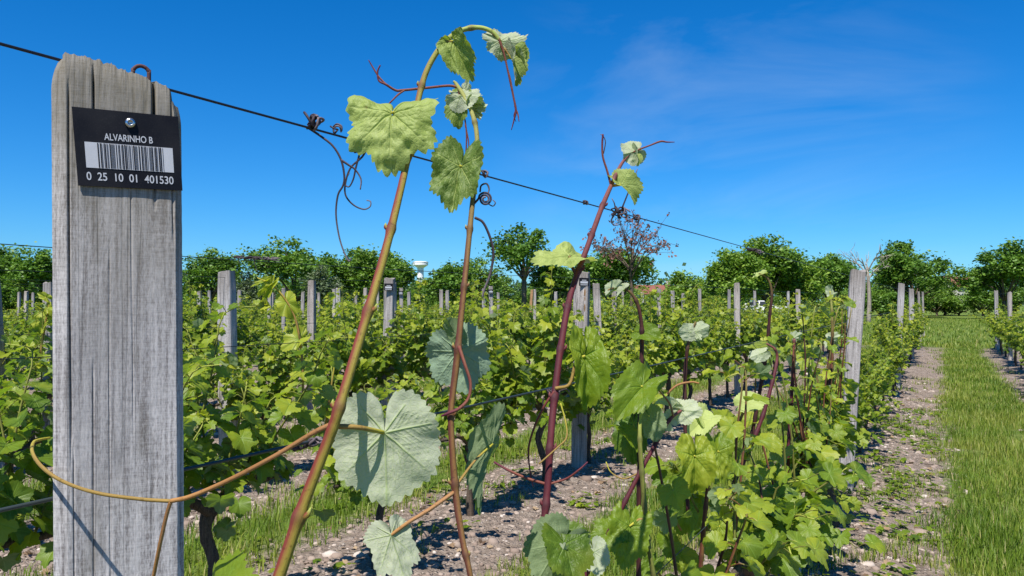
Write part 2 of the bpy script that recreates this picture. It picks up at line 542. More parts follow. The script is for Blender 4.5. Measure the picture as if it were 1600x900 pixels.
def foliage_mat(name, a, b, c, tf=0.25, rough=0.5):
    t = NT(name)
    rnd = t.node('ObjectInfo').outputs['Random']
    f = t.math('ADD', t.attr('tint'), t.math('MULTIPLY', t.math('SUBTRACT', rnd, 0.5), 0.25))
    col = t.ramp(f, [(0.0, a), (0.5, b), (1.0, c)])
    return t.finish(col, rough, 0.3, None, 0, t.mix(1.0, col, (1.3, 1.4, 0.6), 'MULTIPLY'), tf)
M['tree'] = foliage_mat('tree_leaves', (0.042, 0.095, 0.014), (0.10, 0.200, 0.025), (0.19, 0.30, 0.042))
M['tree_light'] = foliage_mat('light_tree_leaves', (0.052, 0.115, 0.014), (0.125, 0.225, 0.026), (0.22, 0.32, 0.045))
M['tree_grey'] = foliage_mat('grey_green_leaves', (0.06, 0.09, 0.04), (0.10, 0.14, 0.065), (0.16, 0.20, 0.10))
M['tree_brown'] = foliage_mat('withered_brown_leaves', (0.085, 0.035, 0.03), (0.17, 0.075, 0.06), (0.26, 0.13, 0.10), 0.2)
M['tree_far'] = foliage_mat('far_wood_leaves', (0.03, 0.065, 0.045), (0.045, 0.10, 0.06), (0.08, 0.14, 0.07), 0.1)

M['litter'] = foliage_mat('dead_leaf_litter', (0.10, 0.06, 0.035), (0.20, 0.13, 0.075), (0.32, 0.23, 0.14), 0.1, 0.8)
def grass_mat():
    t = NT('grass_blades')
    f = t.attr('tint')
    c = t.ramp(f, [(0.0, (0.065, 0.13, 0.012)), (0.5, (0.150, 0.228, 0.022)), (0.82, (0.25, 0.285, 0.045)), (1.0, (0.38, 0.33, 0.14))])
    return t.finish(c, 0.5, 0.3, None, 0, t.mix(1.0, c, (1.25, 1.35, 0.5), 'MULTIPLY'), 0.35)
M['grass'] = grass_mat()

def stone_mat():
    t = NT('pebbles')
    n = t.noise(t.coord(), 130, 4)
    c = t.ramp(t.attr('tint'), [(0.0, (0.17, 0.125, 0.095)), (0.45, (0.30, 0.235, 0.19)), (0.8, (0.42, 0.35, 0.29)), (1.0, (0.58, 0.51, 0.45))])
    c = t.mix(t.math('MULTIPLY', n, 0.6), c, (0.17, 0.12, 0.10))
    return t.finish(c, 0.8, 0.25, t.bump(n, 0.3, 0.004))
M['stone'] = stone_mat()

PITCH_ROW = 2.05
END_Y = 29.0
def ground_mat():
    t = NT('soil_and_turf')
    pos = t.node('NewGeometry').outputs['Position']
    sep = t.node('SeparateXYZ')
    t.l.new(pos, sep.inputs[0])
    n1 = t.noise(pos, 2.2, 5, 0.6)
    n2 = t.noise(pos, 14, 5, 0.6)
    n3 = t.noise(pos, 70, 4, 0.6)
    # distance to the middle of the nearest grass lane (lanes at X = 1.02 + 2.05 k)
    a = t.math('DIVIDE', t.math('SUBTRACT', sep.outputs['X'], 1.02), PITCH_ROW)
    fr = t.math('ABSOLUTE', t.math('SUBTRACT', a, t.math('ROUND', a)))
    d = t.math('MULTIPLY', fr, PITCH_ROW)
    asy = t.math('MULTIPLY', t.math('GREATER_THAN', sep.outputs['X'], 1.02), t.math('LESS_THAN', sep.outputs['X'], 2.0))
    d = t.math('SUBTRACT', d, t.math('MULTIPLY', asy, 0.26))
    d = t.math('ADD', d, t.math('MULTIPLY', t.math('SUBTRACT', n1, 0.5), 0.55))
    d = t.math('ADD', d, t.math('MULTIPLY', t.math('SUBTRACT', n2, 0.5), 0.35))
    lane = t.ramp(d, [(0.23, 1.0), (0.40, 0.0)])
    far = t.ramp(t.math('DIVIDE', t.math('ADD', sep.outputs['Y'], t.math('MULTIPLY', n1, 2.0)), 100.0), [(0.275, 0.0), (0.295, 1.0)])
    g = t.math('MAXIMUM', lane, far)
    soil = t.ramp(n2, [(0.30, (0.17, 0.13, 0.103)), (0.52, (0.29, 0.23, 0.185)), (0.72, (0.39, 0.32, 0.265))])
    vo = t.node('TexVoronoi', {'feature': 'F1'}, Scale=34.0, Randomness=1.0)
    t.l.new(pos, vo.inputs['Vector'])
    pb = t.ramp(vo.outputs['Distance'], [(0.22, 1.0), (0.42, 0.0)])
    sc = t.node('SeparateColor')
    t.l.new(vo.outputs['Color'], sc.inputs[0])
    pbm = t.math('MULTIPLY', pb, t.ramp(sc.outputs[0], [(0.45, 0.0), (0.55, 1.0)]))
    pcol = t.ramp(sc.outputs[1], [(0.0, (0.22, 0.16, 0.13)), (0.6, (0.38, 0.31, 0.26)), (1.0, (0.60, 0.53, 0.46))])
    soil = t.mix(pbm, soil, pcol)
    lit = t.ramp(n3, [(0.55, 0.0), (0.68, 0.8)])
    soil = t.mix(lit, soil, (0.085, 0.06, 0.045))
    turf = t.ramp(n3, [(0.32, (0.065, 0.105, 0.016)), (0.5, (0.115, 0.185, 0.028)), (0.68, (0.19, 0.235, 0.055))])
    turf = t.mix(t.ramp(n1, [(0.45, 0.0), (0.72, 0.55)]), turf, (0.23, 0.23, 0.075))
    c = t.mix(g, soil, turf)
    h = t.math('ADD', t.math('MULTIPLY', pbm, 0.7), t.math('ADD', n3, n2))
    return t.finish(c, 0.95, 0.1, t.bump(h, 0.9, 0.04))
M['ground'] = ground_mat()

# ------------------------------------------------------------------ ground sheet
def ground_z(x, y):
    x, y = np.asarray(x, float), np.asarray(y, float)
    inside = np.clip((END_Y + 1 - y) / 3, 0, 1) * np.clip((12 - np.abs(x + 15) + 16) / 3, 0, 1)
    a = x / PITCH_ROW
    d = np.abs(a - np.round(a)) * PITCH_ROW
    mound = 0.05 * np.exp(-(d / 0.35) ** 2) * inside
    p = np.stack([x, y, 0 * x], -1).reshape(-1, 3)
    nz = (fbm(p * 1.7, 3, 4).reshape(x.shape) - 0.47) * 0.06 + (vnoise(p * 9, 5).reshape(x.shape) - 0.5) * 0.018
    return (mound + nz * np.clip(1.3 - np.hypot(x, y) / 120, 0, 1)) 

def axis(lo, hi, step, a, b):
    near = np.arange(a, b + step, step)
    l = a - np.geomspace(step, a - lo, 34)
    r = near[-1] + np.geomspace(step, hi - near[-1], 34)
    return np.concatenate([l[::-1], near, r])
xs = axis(-900, 900, 0.13, -9.0, 4.5)
ys = axis(-300, 1500, 0.13, 0.0, 18.0)
gx, gy = np.meshgrid(xs, ys, indexing='ij')
gv = np.stack([gx, gy, ground_z(gx, gy)], -1).reshape(-1, 3)
i, j = np.meshgrid(np.arange(len(xs) - 1), np.arange(len(ys) - 1), indexing='ij')
a = (i * len(ys) + j).ravel()
mb = MB()
mb.add(gv, np.stack([a, a + len(ys), a + len(ys) + 1, a + 1], 1))
tag(mb.build('ground', M['ground']), kind='structure')

# ------------------------------------------------------------------ the vine leaf
def _outline(th, seed, deep=0.0):
    r_ = random.Random(seed)
    cp = np.array([(0, 1.0), (14, 0.93), (30, 0.80 + 0.06 * r_.random()), (50, 0.93), (64, 0.86), (78, 0.74 + 0.05 * r_.random()), (100, 0.80),
                   (122, 0.73), (145, 0.70), (163, 0.58), (174, 0.36), (180, 0.05)], float)
    r = np.interp(np.abs(th), cp[:, 0], cp[:, 1])
    return r * (1 - deep * (np.exp(-((np.abs(th) - 29) / 10) ** 2) + 0.9 * np.exp(-((np.abs(th) - 77) / 10) ** 2)))

_LEAF = {}
def leaf_shape(nr, na, seed, deep=0.0):
    """flat vine leaf: attachment at 0, tip along +Y, length 1. returns verts(x,y), faces, vein, rim"""
    key = (nr, na, seed, deep)
    if key in _LEAF: return _LEAF[key]
    r_ = random.Random(seed * 13 + 1)
    th = np.linspace(-177, 177, na)
    r = _outline(th, seed, deep)
    if na < 50 and nr < 5:
        r = r * (1 + 0.07 * (((np.arange(na) + na // 2) % 2) * 2 - 1) * (np.abs(th) < 165))
    elif na > 24:
        k = np.ones(5) / 5
        rs = np.convolve(np.pad(r, 2, mode='edge'), k, 'valid')
        r = np.where(np.abs(th) < 168, rs, r)
        nt = 19 if na > 120 else 14
        ph = np.abs(th) / 177 * nt * 1.0 + 0.1 * np.sin(th * 0.11 + seed)
        saw = 1 - np.abs((ph % 1.0) - 0.35) / 0.65
        amp = (0.095 if seed < 2 else 0.115) if na > 120 else 0.11
        amp = amp * (0.65 + 0.35 * np.abs(np.sin(ph * 0.9 + seed)))
        r = r * (1 + amp * (np.clip(saw, 0, 1) - 0.5) * (np.abs(th) < 166))
    rad = np.linspace(0, 1, nr) ** 0.85
    rad[0] = 0.012
    tr = np.radians(th)
    x = (rad[:, None] * r[None] * np.sin(tr)[None])
    y = (rad[:, None] * r[None] * np.cos(tr)[None])
    rim = np.broadcast_to(rad[:, None], x.shape)
    x, y, rim = x.ravel(), y.ravel(), rim.ravel().copy()
    vein = np.zeros(len(x))
    if nr > 3:
        segs = []
        for ang, ln in ((0, 0.95), (49, 0.86), (-49, 0.86), (99, 0.70), (-99, 0.70), (140, 0.5), (-140, 0.5)):
            d = np.array([math.sin(R(ang)), math.cos(R(ang))])
            segs.append((np.zeros(2), d * ln, 0.013))
            if abs(ang) < 120:
                for q in range(1, 7):
                    s = q / 7.0 * ln + r_.uniform(-0.02, 0.02)
                    for sg in (-1, 1):
                        a2 = R(ang + sg * 46)
                        L = min(0.34, 0.55 * (ln - s) + 0.06)
                        segs.append((d * s, d * s + np.array([math.sin(a2), math.cos(a2)]) * L, 0.0065))
        pxy = np.stack([x, y], 1)
        for a_, b_, wd in segs:
            ab = b_ - a_
            t_ = np.clip(((pxy - a_) @ ab) / (ab @ ab), 0, 1)
            dist = np.linalg.norm(pxy - a_ - t_[:, None] * ab, axis=1)
            ww = wd * (1.25 - 0.8 * t_) + (0.006 if nr < 16 else 0)
            vein = np.maximum(vein, np.exp(-(dist / ww) ** 2) * (1.0 if wd > 0.01 else 0.6))
    i, j = np.meshgrid(np.arange(nr - 1), np.arange(na - 1), indexing='ij')
    a = (i * na + j).ravel()
    f = np.stack([a, a + na, a + na + 1, a + 1], 1)[:, ::-1]
    f = f[:, ::-1]
    _LEAF[key] = (x, y, f[:, ::-1], vein, rim)
    return _LEAF[key]

def leaf_verts(shape, cup=0.0, fold=0.0, bend=0.5, bb=0.5, wave=0.05, sx=1.0, seed=0, pucker=0.02, roll=0.0, yb=1.0):
    x, y, f, vein, rim = shape
    y = np.where(y < 0, y * yb, y)
    r_ = random.Random(seed)
    th = np.arctan2(x, y)
    z = cup * (x * x + y * y) + fold * np.abs(x)
    z = z + wave * rim ** 2 * np.sin(th * 3 + r_.uniform(0, 6)) + wave * 0.6 * rim ** 2 * np.sin(th * 7 + r_.uniform(0, 6))
    if pucker:
        z = z - 0.6 * pucker * vein + pucker * (vnoise(np.stack([x * 7, y * 7, 0 * x + seed], 1), seed) - 0.5) * 2.2
    xx = x * sx
    if abs(roll) > 1e-3:
        a = xx * roll
        xx, z = np.sin(a) / roll + z * np.sin(a), z * np.cos(a) - (1 - np.cos(a)) / roll
    k = np.where(y >= 0, bend, bb)
    k = np.where(np.abs(k) < 1e-3, 1e-3, k)
    a = y * k
    yy = np.sin(a) / k + z * np.sin(a)
    zz = -(1 - np.cos(a)) / k + z * np.cos(a)
    return np.stack([xx, yy, zz], 1), f, vein

def put_leaf(mb, A, Y, N, size, shape, tint=0.5, **kw):
    """add a leaf with its petiole end at A, tip direction Y, upper side normal N"""
    v, f, vein = leaf_verts(shape, **kw)
    Y = unit(Y)
    N = unit(N - Y * np.dot(N, Y))
    X = np.cross(Y, N)
    mb.add(np.asarray(A) + size * (v[:, :1] * X + v[:, 1:2] * Y + v[:, 2:] * N), f, 0, tint=tint, vein=vein)

# ------------------------------------------------------------------ posts
def post_mesh(name, half=(0.058, 0.05), H=1.65, seed=0, rings=16, per=5, mat='wood', jag=0.014):
    """worn sawn post, ragged top"""
    n = per * 4
    a = (np.arange(n) + 0.5) / n * 2 * math.pi
    ex = 0.32
    cx = np.sign(np.cos(a)) * np.abs(np.cos(a)) ** ex * half[0]
    cy = np.sign(np.sin(a)) * np.abs(np.sin(a)) ** ex * half[1]
    zz = np.linspace(-0.2, H, rings)
    V = []
    r_ = np.random.default_rng(seed)
    topn = vnoise(np.stack([cx * 30, cy * 30, 0 * cx + seed], 1), seed) * jag * 2 - jag
    for k, z in enumerate(zz):
        p = np.stack([cx * 8, cy * 8, np.full(n, z * 3.0)], 1)
        d = 1 + (fbm(p, seed, 3) - 0.45) * 0.34 + 0.06 * math.sin(z * 2.1 + seed)
        tp = 1.0 if k < rings - 1 else 0.93
        zt = z + (topn if k == rings - 1 else 0)
        V.append(np.stack([cx * d * tp, cy * d * tp, np.full(n, z) * 0 + zt], 1))
    V = np.concatenate(V)
    i, j = np.meshgrid(np.arange(rings - 1), np.arange(n), indexing='ij')
    q = (i * n + j).ravel(), (i * n + (j + 1) % n).ravel()
    f = np.stack([q[0], q[1], q[1] + n, q[0] + n], 1)
    c = len(V)
    V = np.vstack([V, [[0, 0, H + jag * 0.2]]])
    k = np.arange(n)
    cap = np.stack([np.full(n, c), (rings - 1) * n + k, (rings - 1) * n + (k + 1) % n], 1)
    mb = MB()
    mb.add(V, [f, cap])
    return mb.mesh(name, M[mat], smooth=False)

POSTM = [post_mesh('wooden_post', (0.055 + 0.008 * (s % 3), 0.045 + 0.006 * (s % 2)), 1.62 + 0.03 * (s % 3), s + 3, 14, 5) for s in range(6)]
THINM = [post_mesh('wooden_post', (0.036, 0.034), 1.62, s + 20, 12, 4) for s in range(3)]
TANM = post_mesh('wooden_post', (0.045, 0.04), 1.6, 33, 12, 4, 'wood_tan')

def small_plate(parent, H, ang):
    """the little black number plate high on a post, facing the camera side"""
    mb = MB()
    ax = np.array([[math.cos(ang), math.sin(ang), 0], [-math.sin(ang), math.cos(ang), 0], [0, 0, 1]])
    c = -ax[1] * 0.066 + np.array([0, 0, H - 0.085])
    box(mb, c, (0.042, 0.002, 0.034), ax)
    pl = mb.build('number_plate', M['plate'], parent, smooth=False)
    mb = MB()
    box(mb, c - ax[1] * 0.003 + np.array([0, 0, -0.004]), (0.032, 0.0012, 0.009), ax)
    for q in range(9):
        box(mb, c - ax[1] * 0.003 + ax[0] * (-0.028 + 0.007 * q) + np.array([0, 0, -0.024]), (0.0022, 0.0012, 0.0045), ax)
    for q in range(6):
        box(mb, c - ax[1] * 0.003 + ax[0] * (-0.016 + 0.0065 * q) + np.array([0, 0, 0.014]), (0.002, 0.0012, 0.004), ax)
    mb.build('printing', M['plate_white'], pl, smooth=False)

# px, top y in the photo, row, kind, plate, label
POSTS = [
    (1318, 427, 0, 'p', 0, 'thick grey post with a smooth sawn face, alone in front of the far grass lane'),
    (1400, 445, 0, 'p', 0, 'grey post in the nearest row just beyond the thick smooth faced post'),
    (1424, 454, 0, 'p', 0, 'pale grey post third along the nearest row, before the round tree'),
    (1437, 456, 0, 't', 0, 'slim brownish post at the far end of the nearest row'),
    (1443, 456, 0, 't', 0, 'slim light post last at the end of the nearest row'),
    (1558, 456, -1, 'p', 0, 'grey post standing at the end of the right hand vine row'),
    (1578, 458, -1, 'p', 0, 'grey post second from the end of the right hand vine row'),
    (904, 432, 1, 'p', 1, 'pale grey post with a black plate and orange weathered marks, beside the crimson shoot'),
    (938, 445, 2, 'p', 0, 'leaning pale post just right of the post with orange marks'),
    (1151, 446, 1, 'p', 0, 'dark grey two toned post before the dark tree beside the parked car'),
    (360, 430, 2, 'p', 0, 'broad pale post rising from vines to the right of the big labelled post'),
    (605, 440, 2, 'p', 1, 'pale grey post with a black plate behind the thick olive shoot'),
    (617, 447, 3, 'p', 1, 'darker post with a black plate close behind the pale plated post'),
    (628, 454, 4, 't', 1, 'small far post with a pale topped plate behind two plated posts'),
    (769, 450, 3, 't', 1, 'slim grey post with a black plate right of the brown bent shoot'),
    (10, 435, 3, 'p', 0, 'tilted grey post at the left beside the big labelled post'),
    (487, 443, 3, 'p', 0, 'grey post in mid rows before the tall uneven walnut like tree'),
    (825, 455, 5, 'a', 0, 'tan brown post leaning among the grey posts of the far rows'),
    (835, 454, 4, 't', 0, 'slim grey post beside the leaning tan brown post'),
    (1094, 453, 2, 't', 0, 'slim dark grey post standing before the low round tree'),
    (960, 453, 3, 'p', 0, 'broad pale post under the tree with withered brown leaves'),
    (972, 457, 4, 't', 0, 'slim pale post just right of the broad post under the withered tree'),
    (1248, 455, 1, 'p', 0, 'pale post with a white shoot tip beside it, left of the thick smooth post'),
    (75, 447, 3, 't', 0, 'narrow post half hidden behind the left edge of the big labelled post'),
]
FARP = [(40, 457), (28, 458), (52, 459), (313, 457), (329, 456), (373, 456), (420, 456), (425, 459), (443, 453), (472, 458), (522, 455), (531, 453), (555, 457), (569, 453),
        (690, 455), (701, 457), (757, 454), (780, 459), (870, 458), (1030, 455), (1053, 457), (1067, 460), (1138, 455), (1180, 457), (1232, 455), (1298, 456), (1005, 459), (640, 459), (590, 458), (500, 459)]
post_pos = []
PG = 'wooden vineyard posts'
def put_post(px, top, k, kind, plate, label, i):
    Z = row_z(px, k)
    p = P(px, 470, Z)
    H = CAM_H + (470 - top) / FPX * Z
    me = {'p': POSTM[i % 6], 't': THINM[i % 3], 'a': TANM}[kind]
    H0 = max(v.co.z for v in me.vertices) - 0.01
    x, y = p[0], p[1]
    o = thing('wooden_post', (x, y, float(ground_z(np.array([x]), np.array([y]))[0]) - 0.02), label, 'post', PG)
    b = bpy.data.objects.new('post_body', me)
    COL.objects.link(b)
    b.parent = o
    b.scale = (1, 1, H / H0) if px != 1318 else (1.02, 1.02, H / H0)
    if kind == 'p' and px not in (1318, 904, 360): b.scale = (0.76, 0.76, H / H0)
    lean = {1318: 3.8, 1400: 3.0, 904: 1.0, 938: -2.2, 10: -4.0, 825: 4, 360: -1.0}.get(px, random.uniform(-1.2, 1.2))
    ax = Vector(FW)
    rz = random.uniform(-0.25, 0.25) + (YAW if kind != 'p' else YAW * 0.7)
    o.rotation_mode = 'QUATERNION'
    from mathutils import Quaternion
    o.rotation_quaternion = Quaternion(ax, R(lean)) @ Quaternion((0, 0, 1), rz)
    if plate:
        small_plate(o, H, -rz + YAW + (0.2 if px == 904 else 0))
    if px == 904:
        mb = MB()
        for (cz, hw, hh) in ((-0.175, 0.011, 0.032), (-0.225, 0.006, 0.02), (-0.30, 0.008, 0.035)):
            an = np.linspace(0, 2 * math.pi, 12, endpoint=False)
            an_ = -rz + YAW + 0.2
            axx = np.array([math.cos(an_), math.sin(an_), 0]); nn = np.array([math.sin(an_), -math.cos(an_), 0])
            ring = nn * 0.064 + axx * (0.012 + hw * np.cos(an))[:, None] + np.array([0, 0, 1]) * (H + cz + hh * np.sin(an))[:, None]
            mb.add(np.vstack([ring, nn * 0.067 + axx * 0.012 + [0, 0, H + cz]]), np.stack([np.arange(12), (np.arange(12) + 1) % 12, np.full(12, 12)], 1))
        mb.build('bark_patch', M['wood_tan'], o)
    post_pos.append((x, y))
for i, a in enumerate(POSTS):
    put_post(*a, i)
for i, (px, top) in enumerate(FARP):
    Zw = 0.2 * FPX / (470 - top)
    k = min(range(2, 14), key=lambda k: abs(row_z(px, k) - Zw))
    put_post(px, top, k, 't' if i % 3 else 'p', 0, 'small weathered post in the far rows, only its top clear of the vines', i)

# ------------------------------------------------------------------ the big labelled post in front
def near_post():
    Zp = 0.70
    L, Rr = P(84, 470, Zp), P(290, 470, Zp)
    ctr = (L + Rr) / 2
    a = R(27)
    tx = RT * math.cos(a) + F0 * math.sin(a)       # along the face, left to right
    nf = RT * math.sin(a) - F0 * math.cos(a)       # out of the face, at the camera
    hw, hd = 0.0520, 0.045
    root = thing('vineyard_post', (ctr[0], ctr[1], 0), 'big weathered grey timber post with a black barcode plate, close at the left', 'post', PG)
    off = np.array([ctr[0], ctr[1], 0])
    base = off - nf * hd
    # perimeter: dense along the front face
    def side(n, p0, p1):
        t_ = np.linspace(0, 1, n, endpoint=False)[:, None]
        return np.array(p0) * (1 - t_) + np.array(p1) * t_
    bev = 0.006
    per = np.vstack([side(110, (-hw + bev * 1.8, hd), (hw - bev, hd)), side(4, (hw - bev, hd), (hw, hd - bev)), side(14, (hw, hd - bev), (hw, -hd)),
                     side(14, (hw, -hd), (-hw, -hd)), side(14, (-hw, -hd), (-hw, hd - bev)), side(5, (-hw, hd - bev), (-hw + bev * 1.8, hd))])
    n = len(per)
    topf = lambda u: np.interp(u, [-0.052, -0.047, -0.040, -0.028, -0.004, 0.012, 0.034, 0.0435, 0.0445, 0.052],
                               [1.653, 1.662, 1.666, 1.664, 1.660, 1.654, 1.648, 1.644, 1.634, 1.630])
    rings = 300
    zs = np.concatenate([np.linspace(-0.1, 1.0, 40), np.linspace(1.005, 1.675, rings - 40)])
    cracks = [(-0.0385, 0.0007, 1.30, 1.645, 0.003), (-0.0195, 0.0008, 1.57, 1.66, 0.005), (0.0285, 0.0012, 1.53, 1.66, 0.007), (0.0445, 0.0009, 1.50, 1.66, 0.007),
              (-0.021, 0.0006, 1.0, 1.40, 0.0016), (-0.008, 0.0005, 1.15, 1.5, 0.0009), (0.010, 0.0005, 1.32, 1.56, 0.0009), (-0.036, 0.0006, 0.9, 1.33, 0.0016)]
    V, CK = [], []
    inw = -np.sign(per) * np.where(np.abs(per) > np.array([hw, hd]) - 0.007, 1, 0)
    tz = topf(per[:, 0]) + (vnoise(np.stack([per[:, 0] * 260, per[:, 1] * 160, 0 * per[:, 0]], 1), 4) - 0.5) * 0.004 + (vnoise(per[:, [0, 1, 0]] * 900, 5) - 0.5) * 0.003
    for z in zs:
        zc = np.minimum(z, tz)
        p3 = np.stack([per[:, 0] * 55, per[:, 1] * 55, zc * 14], 1)
        d = (fbm(p3, 9, 4) - 0.47) * 0.0007 + (vnoise(np.stack([per[:, 0] * 500, per[:, 1] * 500, zc * 120], 1), 12) - 0.5) * 0.00025
        for (cu, cw, z0, z1, dep) in cracks:
            wob = 0.0005 * math.sin(z * 9 + cu * 900)
            on = np.clip((zc - z0) / 0.06, 0, 1) * np.clip((z1 - zc) / 0.02, 0, 1)
            d = d + np.where(per[:, 1] > hd * 0.8, dep * on * np.exp(-((per[:, 0] - cu - wob) / cw) ** 2), 0)
        CK.append(np.clip((d - 0.001) / 0.0012, 0, 1) * (per[:, 1] > hd * 0.8))
        kn = np.exp(-((per[:, 0] - 0.0285) / 0.0022) ** 2 - ((zc - 1.6) / 0.010) ** 2) * (per[:, 1] > hd * 0.8)
        d = d + 0.012 * kn
        near_top = np.clip((zc - (tz - 0.02)) / 0.02, 0, 1)
        d = d + 0.0025 * near_top ** 2
        q = per + inw * d[:, None]
        lean = (zc - 1.45) * -0.012
        V.append(base + (q[:, 0] + lean)[:, None] * tx + (q[:, 1])[:, None] * nf + zc[:, None] * np.array([0, 0, 1]))
    V = np.concatenate(V)
    i, j = np.meshgrid(np.arange(len(zs) - 1), np.arange(n), indexing='ij')
    q0, q1 = (i * n + j).ravel(), (i * n + (j + 1) % n).ravel()
    f = np.stack([q0, q0 + n, q1 + n, q1], 1)
    c = len(V)
    V = np.vstack([V, [base + np.array([0, 0, 1.650])]])
    k = np.arange(n)
    s = (len(zs) - 1) * n
    cap = np.stack([np.full(n, c), s + (k + 1) % n, s + k], 1)
    mb = MB()
    mb.add(V, [f, cap], 0, crack=np.concatenate(CK + [np.zeros(1)]))
    body = mb.build('post_body', M['wood_near'], root, off, smooth=False)
    # wire staple on the top
    mb = MB()
    u0, u1 = 0.010, 0.0235
    q = []
    for s_ in np.linspace(0, 1, 13):
        an = math.pi * (1 - s_)
        q.append(base + tx * ((u0 + u1) / 2 + (u1 - u0) / 2 * math.cos(an)) + nf * 0.012 + np.array([0, 0, 1.664 + 0.0065 * math.sin(an)]))
    q = [base + tx * u0 + nf * 0.012 + np.array([0, 0, 1.625])] + q + [base + tx * u1 + nf * 0.012 + np.array([0, 0, 1.620])]
    tube(mb, q, 0.0019, 8, 3, bump=0.15)
    mb.build('staple', M['rust'], root, off)
    # the plate: corners where the photo's corners meet the face
    pl0 = base + nf * (hd + 0.0015)
    def hit(px, py):
        d = unit(P(px, py, 1.0) - CAM)
        return CAM + d * (np.dot(pl0 - CAM, nf) / np.dot(d, nf))
    TL, TR, BR, BL = hit(112, 167), hit(278, 183), hit(285, 298), hit(122, 290)
    def at(u, v, d=0.0):
        return (TL * (1 - u) + TR * u) * (1 - v) + (BL * (1 - u) + BR * u) * v + nf * d
    mb = MB()
    g = [at(u, v, d) for d in (0.0, 0.0016) for v in (0, 1) for u in (0, 1)]
    mb.add(g, np.array([[4, 6, 7, 5], [0, 1, 3, 2], [0, 4, 5, 1], [2, 3, 7, 6], [0, 2, 6, 4], [1, 5, 7, 3]]))
    plate = mb.build('name_plate', M['plate'], root, off, smooth=False)
    def text(body_, u0, u1, v0, v1):
        cu = bpy.data.curves.new('lettering', 'FONT')
        cu.body = body_
        cu.offset = 0.012
        ob = bpy.data.objects.new('lettering', cu)
        COL.objects.link(ob)
        dg = bpy.context.evaluated_depsgraph_get()
        me = bpy.data.meshes.new_from_object(ob.evaluated_get(dg))
        bpy.data.objects.remove(ob)
        co = np.zeros(len(me.vertices) * 3)
        me.vertices.foreach_get('co', co)
        co = co.reshape(-1, 3)
        x0, x1 = co[:, 0].min(), co[:, 0].max()
        y0, y1 = co[:, 1].min(), co[:, 1].max()
        uu = u0 + (co[:, 0] - x0) / (x1 - x0) * (u1 - u0)
        vv = v1 - (co[:, 1] - y0) / (y1 - y0) * (v1 - v0)
        w3 = np.array([at(p_, q_, 0.0019) for p_, q_ in zip(uu, vv)]) - off
        me.vertices.foreach_set('co', w3.ravel())
        me.materials.clear()
        me.materials.append(M['plate_white'])
        me.update()
        o = bpy.data.objects.new('lettering', me)
        COL.objects.link(o)
        o.parent = plate
    text('ALVARINHO B', 0.275, 0.735, 0.305, 0.395)
    text('0  25  10  01  401530', 0.085, 0.915, 0.82, 0.925)
    mb = MB()
    mb.add([at(u, v, 0.0019) for u, v in ((0.09, 0.435), (0.925, 0.435), (0.925, 0.765), (0.09, 0.765))], np.array([[0, 3, 2, 1]]))
    panel = mb.build('barcode', M['plate_white'], plate, off, smooth=False)
    mb = MB()
    r_ = random.Random(11)
    u = 0.205
    while u < 0.825:
        wd = r_.choice([0.004, 0.004, 0.0075, 0.011])
        mb.add([at(p_, v, 0.0022) for p_, v in ((u, 0.44), (u + wd, 0.44), (u + wd, 0.76), (u, 0.76))], np.array([[0, 3, 2, 1]]))
        u += wd + r_.choice([0.005, 0.005, 0.009, 0.013])
    o = mb.build('barcode_bars', M['plate'], plate, off, smooth=False)
    # domed screw with a socket
    sc = at(0.53, 0.145, 0.0016)
    tv = np.array([0, 0, 1.0])
    mb = MB()
    prof = [(0.0046, 0.0), (0.0046, 0.0012), (0.0040, 0.0024), (0.0029, 0.0031), (0.0020, 0.0033), (0.0018, 0.0018), (0.0001, 0.0016)]
    na = 20
    an = np.arange(na) * 2 * math.pi / na
    V = np.concatenate([sc + (tx * (r0 * np.cos(an))[:, None] + tv * (r0 * np.sin(an))[:, None]) + nf * h0 for r0, h0 in prof])
    i, j = np.meshgrid(np.arange(len(prof) - 1), np.arange(na), indexing='ij')
    q0, q1 = (i * na + j).ravel(), (i * na + (j + 1) % na).ravel()
    mb.add(V, np.stack([q0, q1, q1 + na, q0 + na], 1))
    mb.build('screw', M['steel'], plate, off)
    return root
near_post()

# ------------------------------------------------------------------ trellis wires
def wire(x, h, y0, y1, r, label, mat='wire', sag=0.0, group='trellis wires', pts=None):
    mb = MB()
    n = 26
    yy = np.linspace(y0, y1, n)
    zz = h - sag * np.abs(np.sin((yy - 0.45) / 5.88 * math.pi))
    tube(mb, np.stack([np.full(n, x) + 0.004 * np.sin(yy), yy, zz], 1), r, 6, 3)
    tag(mb.build('trellis_wire', M[mat]), label, 'wire', group)
wire(-0.06, 1.668, -1.5, 29.5, 0.0016, 'dark top wire of the nearest row, crossing the sky from the big labelled post')
wire(-0.06, 1.273, -1.5, 29.5, 0.0019, 'grey green middle wire of the nearest row, passing behind the big labelled post', 'wire_green')
wire(0.0, 0.76, -0.5, 29.5, 0.0015, 'low wire of the nearest row among the lower vine leaves', 'wire_green')
ROWNAMES = {1: 'second', 2: 'third', 3: 'fourth', 4: 'fifth', 5: 'sixth', 6: 'seventh'}
for k in range(1, 7):
    x = -PITCH_ROW * k
    y0 = max(0.5, (abs(x) - 2) * 0.35)
    wire(x, 1.645, y0, END_Y, 0.0016, 'top wire of the %s vine row from the big labelled post' % ROWNAMES[k], 'wire', 0.02)
    wire(x, 1.27, y0, END_Y, 0.0016, 'middle wire of the %s vine row from the big labelled post' % ROWNAMES[k], 'wire', 0.02)
wire(PITCH_ROW, 1.64, 8, END_Y, 0.0016, 'top wire of the vine row right of the grass lane')

